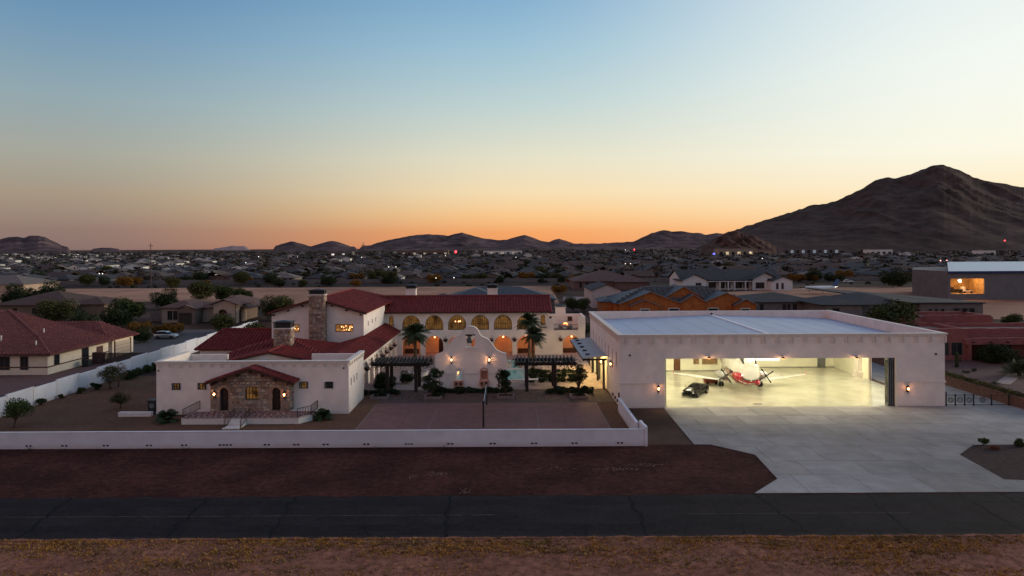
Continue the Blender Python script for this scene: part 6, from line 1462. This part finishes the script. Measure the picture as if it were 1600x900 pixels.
# ------------------------------------------------------------------ subdivision of far houses
def far_house(seed, wmat, rmat, label, two=False):
    r_ = random.Random(seed); t = thing('far_house', label, 'house'); h = 5.6 if two else 3.0
    w_, d_ = r_.uniform(13, 17), r_.uniform(13, 18)
    f = MB().box(-w_ / 2, w_ / 2, -d_ / 2, d_ / 2, 0, h).box(-w_ / 2 + .5, -w_ / 2 + 6.5, -d_ / 2 - 4, -d_ / 2, 0, 3.0)
    rf = MB(); g = r_.choice(('', '', 'y-', 'x-x+'))
    hip(rf, -w_ / 2, w_ / 2, -d_ / 2, d_ / 2, h, .36, .6, gable='y-' if two else g); hip(rf, -w_ / 2 + .5, -w_ / 2 + 6.5, -d_ / 2 - 4, 0, 3.0, .36, .5, gable='y-')
    if two or g == 'y-':
        f.prism([(-w_ / 2, -d_ / 2, h), (w_ / 2, -d_ / 2, h), (0, -d_ / 2, h + w_ * .17)], (0, .3, 0))
    f.prism([(-w_ / 2 + .5, -d_ / 2 - 4, 3), (-w_ / 2 + 6.5, -d_ / 2 - 4, 3), (-w_ / 2 + 3.5, -d_ / 2 - 4, 4.0)], (0, .3, 0))
    f.build('wall', wmat, t, world=False); rf.build('roof', rmat, t, world=False)
    for x, z0 in ((w_ * .1, .9), (w_ * .33, .9)) + (((w_ * .1, 3.8), (w_ * .33, 3.8)) if two else ()):
        MB().box(x - .9, x + .9, -d_ / 2 - .06, -d_ / 2 - .002, z0, z0 + 1.5).build('window', GLASS, t, world=False)
    MB().box(-w_ / 2 + 1, -w_ / 2 + 6, -d_ / 2 - 4.06, -d_ / 2 - 4.002, 0, 2.4).build('garage_door', wmat if two else mat('far_door', (.2, .17, .15), .8, .1, 1), t, world=False)
    return t
kinds = [('tan low house with taupe roof', WG[0], RG[1], 0), ('grey low house with grey roof', WG[1], RG[0], 0), ('brown low house with brown roof', WG[4], RG[2], 0), ('grey low house with dark slate roof', WG[1], RG[3], 0), ('cream low house with pale roof', WG[2], RG[4], 0), ('tan low house with grey roof', WG[0], RG[0], 0), ('bright white two storey house', WG[3], RG[0], 1), ('white low house with pale gable', WG[3], RG[4], 0)]
FH = [far_house(300 + i, k[1], k[2], k[0] + ' in the far subdivision', k[3]) for i, k in enumerate(kinds)]
FT = [tree_of(f) for f in FH]; used = set(); r_ = random.Random(12); cnt = 0
rows = [(412, 20), (440, 20), (478, 20), (506, 21), (548, 22), (580, 22), (626, 23), (662, 24), (712, 26), (752, 27), (810, 30)]
far_bits = []
ROWN = ['first', 'second', 'third', 'fourth', 'fifth', 'sixth', 'seventh', 'eighth', 'ninth', 'tenth', 'eleventh']
def zone(px): return ('far left', 'left of the mansion', 'above the mansion', 'centre', 'above the hangar', 'near the ranch house', 'below the mountain', 'far right')[max(0, min(7, int(px / 200)))]
def flab(k, ri, px): return '%s, %s row of the subdivision, %s' % (kinds[k][0], ROWN[ri], zone(px))
for ri, (Y, sp_) in enumerate(rows):
    hw = .76 * Y; x = -hw + r_.uniform(0, 10)
    while x < hw:
        px = 794 + x * F / Y
        if Y < 430 and (1390 < px < 1470): x += sp_; continue
        if px > 1150 and Y > 700 and False: pass
        k = r_.choice((0, 0, 1, 2, 2, 3, 3, 5, 1, 4))
        if px < 330 and Y > 530 and r_.random() < .42: k = r_.choice((6, 7, 7))
        elif r_.random() < .04: k = 7
        if r_.random() < .93 and cnt < 296:
            s = r_.uniform(.9, 1.12); rz = r_.choice((0, 0, math.pi, math.pi / 2, -.15, .2)); loc = (x, Y + r_.uniform(-3, 3), 0)
            if k not in used: used.add(k); o = FH[k]; o.location = loc; o.rotation_euler = (0, 0, 0); o['label'] = flab(k, ri, px); o['group'] = kinds[k][0] + 's of the far subdivision'
            else: dup(FH[k], FT[k], loc, rz if k < 6 else r_.uniform(-.3, .3), s, flab(k, ri, px), kinds[k][0] + 's of the far subdivision')
            cnt += 1
        elif cnt >= 296: far_bits.append((x, Y, k))
        x += sp_ * r_.uniform(.92, 1.15)
for k in range(8):
    if k not in used: FH[k].location = (-200 - k * 20, 560, 0)
# farther still: roofs past counting
mbs = {}
def bit(x, Y, k, s=1):
    w_, d_, h = r_.uniform(12, 18) * s, r_.uniform(12, 16) * s, (5.6 if k == 6 else 3.1) * (1 if s < 1.5 else 1.6)
    m_ = mbs.setdefault(k, (MB(), MB())); m_[0].box(x - w_ / 2, x + w_ / 2, Y, Y + d_, 0, h); hip(m_[1], x - w_ / 2, x + w_ / 2, Y, Y + d_, h, .34, .6, gable=r_.choice(('', 'y-', 'x-x+')) if k < 6 else 'y-')
    if k >= 6: m_[0].prism([(x - w_ / 2, Y, h), (x + w_ / 2, Y, h), (x, Y, h + w_ * .165)], (0, .3, 0))
for b in far_bits: bit(*b)
Y = 850
while Y < 3400:
    hw = .77 * Y; x = -hw
    while x < hw:
        px = 794 + x * F / Y
        if not (px > 1180 and Y > 1900) and r_.random() < (.75 if Y < 1700 else .5):
            k = r_.choice((0, 0, 1, 2, 2, 3, 5, 4)); 
            if (px < 330 and r_.random() < .4) or r_.random() < .05: k = r_.choice((6, 7))
            bit(x, Y + r_.uniform(-8, 8), k)
        x += r_.uniform(24, 40) * (1 + (Y - 850) / 1600)
    Y *= 1.055
for k, (a, b) in mbs.items():
    o = a.build('distant_house_walls', kinds[k][1]); o['kind'] = 'stuff'; tag(o, 'walls of the countless small %ss near the horizon' % kinds[k][0], 'houses')
    o = b.build('distant_house_roofs', kinds[k][2]); o['kind'] = 'stuff'; tag(o, 'roofs of the countless small %ss near the horizon' % kinds[k][0], 'roofs')
# distant trees as one mass
mb = MB()
for i in range(5200):
    Y = 420 * (9.0 ** r_.random()); x = r_.uniform(-.78, .78) * Y; s = r_.uniform(1.6, 3.8) * (1 + Y / 2600); 
    for j in range(5):
        c_ = Vector((x + r_.uniform(-1, 1) * s, Y + r_.uniform(-1, 1) * s, s * r_.uniform(.3, 1.1)))
        a = [c_ + Vector((r_.uniform(-1, 1), r_.uniform(-1, 1), r_.uniform(-.7, .7))) * s * .75 for _ in range(5)]
        mb.poly(a[:3]).poly(a[2:])
o = mb.build('distant_trees', mat('distant_leaf', (.035, .034, .026), .9, .3, .02)); o['kind'] = 'stuff'; tag(o, 'dark scattered trees filling the plain between the far houses', 'trees')

# commercial strip, lights and poles
def strip(label, px0, px1, Y, h, wm, lit=None):
    t = thing('far_building', label, 'building', (gx((px0 + px1) / 2, Y), Y, 0)); MB().box(gx(px0, Y), gx(px1, Y), Y, Y + 30, 0, h).build('wall', wm, t); MB().box(gx(px0, Y) - .5, gx(px1, Y) + .5, Y - .5, Y + 30.5, h, h + .8).build('roof', RG[4], t)
    n = max(2, int((px1 - px0) / 8))
    for i in range(n):
        a = px0 + (px1 - px0) * (i + .2) / n; b = px0 + (px1 - px0) * (i + .7) / n
        MB().box(gx(a, Y), gx(b, Y), Y - .3, Y - .01, h * .25, h * .6).build('window', lit if lit and i % 2 else GLASS, t)
SGN = lambda n, c_, s: mat('sign_' + n, (.5, .5, .5), .5, 0, emis=c_, estr=s)
WARMW = SGN('warm', (1, .8, .55), .25)
strip('long low pale commercial building under the central hills', 755, 816, 1900, 12, WG[3], WARMW); strip('flat tan commercial row left of the central hills', 620, 700, 1800, 13, WG[0], WARMW)
strip('row of lit storefronts near the horizon left of centre', 508, 550, 1700, 12, WG[1], SGN('store', (1, .95, .85), .8)); strip('lit low school like building at the foot of the big mountain', 1123, 1178, 1350, 16, WG[2], SGN('ylw', (1, .75, .35), .5))
strip('long glass fronted building at the foot of the big mountain', 1225, 1312, 1500, 19, WG[1], SGN('bluew', (.6, .85, 1), .12)); strip('small white building at the mountain foot right of the glass one', 1360, 1395, 1450, 12, WG[3]); strip('small pale building below the mountain at the right', 1535, 1556, 1300, 10, WG[3])
def spot(nm_, label, px, py, Y, r, m_, cat='light', group=None):
    X, Z = gx(px, Y), gz(py, Y, px); t = thing(nm_, label, cat, (X, Y, 0), 0, group)
    if Z > r * 1.2: MB().tube([(X, Y, 0), (X, Y, Z - r)], .18, 5).build('pole', BLACK, t)
    MB().ball((X, Y, Z), r, 6).build('lamp_head', m_, t)
RED = SGN('red', (1, .03, .05), 3.0); BLU = SGN('blue', (.1, .12, 1), 2.2); WL_ = SGN('lampwhite', (1, .93, .8), 2.6)
spot('sign', 'glowing red roadside sign left of the central hill', 712, 393.5, 1500, 3.2, RED, 'sign'); spot('sign', 'small glowing red sign right of the central hills', 991, 390, 1700, 2.2, RED, 'sign'); spot('sign', 'blue lit sign below the rocky foothill', 1115.5, 397, 1300, 2.4, BLU, 'sign')
for i, px in enumerate((1469, 1479.5)): spot('tower_light', 'red and white hazard light on a pole before the big mountain, %s of the pair' % ('left', 'right')[i], px, 407.5, 700, .8, SGN('pinkred', (1, .35, .3), 4))
for i, (px, py, Y) in enumerate(((155, 427.5, 420), (160, 427.5, 420), (459.5, 419.5, 520), (696, 399.5, 1200), (607, 417, 520), (618.5, 417, 520), (977, 390.5, 1600), (1172, 394, 1300), (1095, 421, 500), (977, 412, 620), (985, 412, 620), (384, 410.5, 700), (404, 401, 900), (1191, 404, 850), (709, 434, 385), (681, 434.5, 385), (565, 402, 900), (806, 402, 1050))):
    spot('street_lamp', 'small bright street lamp among the far houses', px, py, Y, Y * .0004 + .12, WL_, 'street lamp', 'street lamps of the far town')
def pole(label, px, ytop, Y, r=.3, arms=False):
    X = gx(px, Y); zt_ = gz(ytop, Y, px); t = thing('utility_pole', label, 'pole', (X, Y, 0)); MB().tube([(X, Y, 0), (X, Y, zt_)], [r, r * .5], 7).build('pole', mat('rust_pole', (.10, .06, .055), .8, .1, 1), t)
    MB().box(X - r * 4, X + r * 4, Y - .15, Y + .15, zt_ - 2, zt_ - 1.7).build('crossarm', MATS['rust_pole'], t)
pole('tall thin rusty pole rising above the far wall at the left', 235.5, 379, 385); pole('tall thin pole rising above the far street left of centre', 567.5, 378, 385); pole('tall dark pole right of the central hills', 892, 378, 385); pole('tall thin pole behind the white ranch house', 1219, 376, 385); pole('tall mast with a red light above the metal hangar', 1570, 377, 420)
MB().ball((gx(1570, 420), 420, gz(376, 420, 1570)), .5, 6).build('beacon', RED, bpy.data.objects['utility_pole.004'], )
# small aircraft and cars further off
t = thing('parked_jet', 'small white jet parked behind the grey modern house', 'airplane', (gx(1282, 285), 285, 0), .15)
MB().tube([(-8.5, 0, 2.2), (-6.5, 0, 2.3), (0, 0, 2.3), (5, 0, 2.5), (7.5, 0, 2.9)], [.15, .95, 1.05, .8, .15], 12).build('fuselage', WP, t, world=False, smooth=True)
MB().prism([(-1, -7, 2.0), (1, -7, 2.0), (2, 0, 1.8), (1, 7, 2.0), (-1, 7, 2.0), (-2, 0, 1.8)], (0, 0, .2)).build('wing', WP, t, world=False); MB().prism([(5, 0, 2.9), (7.4, 0, 2.9), (8.6, 0, 6.0), (7.2, 0, 6.0)], (0, .15, 0)).build('tail_fin', mat('jet_blue', (.08, .16, .3), .4, .1, 2), t, world=False)
for a in (-5, 1): MB().bar((a, 0, 0), (a, 0, 1.6), .2).build('landing_gear', GP, t, world=False)
for px, Y, lb in ((1325, 372, 'white car on the far street right of the golden trees'),): make_car('parked_car', lb, (gx(px, Y), Y, .06), math.radians(90), 5, 1.9, 1.6, WP, 'suv')

# ------------------------------------------------------------------ hills
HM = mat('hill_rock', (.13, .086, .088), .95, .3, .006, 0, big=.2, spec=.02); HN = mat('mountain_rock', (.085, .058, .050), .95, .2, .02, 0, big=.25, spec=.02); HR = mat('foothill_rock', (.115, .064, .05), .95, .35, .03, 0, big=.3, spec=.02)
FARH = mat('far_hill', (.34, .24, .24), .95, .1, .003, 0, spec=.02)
def hill(name, prof, Y, m_, depth, res=3.0, rough=.22, seed=0, rows=26, label=None):
    """range with the given skyline (px,row) at distance Y; slopes run down towards and away from the viewer"""
    x0, x1 = prof[0][0], prof[-1][0]; n = int((x1 - x0) / res); mb = MB()
    def crest(px):
        for (a, b), (c_, d_) in zip(prof, prof[1:]):
            if a <= px <= c_: t = (px - a) / (c_ - a); return b + (d_ - b) * t
        return prof[-1][1]
    js = list(range(-rows, 9)); 
    for i in range(n + 1):
        px = x0 + (x1 - x0) * i / n; hc = max(0, gz(crest(px), Y, px) + Y * .0002) * min(1, (i + .001) / 2.5, (n - i + .001) / 2.5)
        for j in js:
            t = j / rows; y = Y + t * depth; X = gx(px, y)
            w_ = 1 - abs(t) ** .85 if j <= 0 else 1 - (j / 9) ** 1.2
            nz = noise.fractal(Vector((X / depth * 5 + seed, y / depth * 3.0, seed)), 1.0, 2.1, 6); sp_ = abs(noise.noise(Vector((X / depth * 9 + nz * .7, y / depth * 1.6 + 7, seed)))) 
            k = min(1, abs(j) / 4)
            z = hc * max(0, w_ * (1 + rough * k * (nz * 1.1 - sp_ * 1.8 + .35))) - 2
            z = min(z, hc * (1 - .02 * abs(j)) * (1 + .0 * k) + 1) 
            mb.v.append((X, y, z))
    w2 = len(js)
    for i in range(n):
        for j in range(w2 - 1):
            a = i * w2 + j; mb.f.append((a, a + w2, a + w2 + 1, a + 1)); mb.m.append(0)
    o = mb.build(name, m_, smooth=False); o['kind'] = 'structure'; return o
def jag(prof, seed, amp=1.0, step=4):
    r_ = random.Random(seed); out = []
    for (a, b), (c_, d_) in zip(prof, prof[1:]):
        n = max(1, int((c_ - a) / step))
        for i in range(n): t = i / n; out.append((a + (c_ - a) * t, b + (d_ - b) * t + (r_.uniform(-amp, amp) if i else r_.uniform(-amp, amp) * .3)))
    out.append(prof[-1]); return out
big = [(1085, 386), (1105, 380), (1120, 371), (1140, 362), (1160, 355), (1185, 347), (1215, 338), (1240, 330), (1262, 322), (1272, 319), (1290, 318), (1310, 312), (1330, 303), (1350, 293), (1368, 281), (1385, 277), (1400, 278), (1415, 274), (1435, 267), (1455, 259), (1470, 256.5), (1485, 260), (1500, 265), (1520, 276), (1540, 282), (1565, 286), (1600, 292), (1650, 305), (1700, 325), (1780, 345), (1900, 372), (2000, 384)]
hill('mountain', jag(big, 1, 1.0, 4), 3000, HN, 1100, 2.0, .10, 2, 50)
hill('foothill', jag([(1094, 385), (1108, 377), (1122, 370), (1138, 361), (1152, 360), (1166, 364), (1182, 369), (1198, 376), (1215, 384)], 5, 1.0, 3), 1900, HR, 300, 2.0, .4, 9, 22)
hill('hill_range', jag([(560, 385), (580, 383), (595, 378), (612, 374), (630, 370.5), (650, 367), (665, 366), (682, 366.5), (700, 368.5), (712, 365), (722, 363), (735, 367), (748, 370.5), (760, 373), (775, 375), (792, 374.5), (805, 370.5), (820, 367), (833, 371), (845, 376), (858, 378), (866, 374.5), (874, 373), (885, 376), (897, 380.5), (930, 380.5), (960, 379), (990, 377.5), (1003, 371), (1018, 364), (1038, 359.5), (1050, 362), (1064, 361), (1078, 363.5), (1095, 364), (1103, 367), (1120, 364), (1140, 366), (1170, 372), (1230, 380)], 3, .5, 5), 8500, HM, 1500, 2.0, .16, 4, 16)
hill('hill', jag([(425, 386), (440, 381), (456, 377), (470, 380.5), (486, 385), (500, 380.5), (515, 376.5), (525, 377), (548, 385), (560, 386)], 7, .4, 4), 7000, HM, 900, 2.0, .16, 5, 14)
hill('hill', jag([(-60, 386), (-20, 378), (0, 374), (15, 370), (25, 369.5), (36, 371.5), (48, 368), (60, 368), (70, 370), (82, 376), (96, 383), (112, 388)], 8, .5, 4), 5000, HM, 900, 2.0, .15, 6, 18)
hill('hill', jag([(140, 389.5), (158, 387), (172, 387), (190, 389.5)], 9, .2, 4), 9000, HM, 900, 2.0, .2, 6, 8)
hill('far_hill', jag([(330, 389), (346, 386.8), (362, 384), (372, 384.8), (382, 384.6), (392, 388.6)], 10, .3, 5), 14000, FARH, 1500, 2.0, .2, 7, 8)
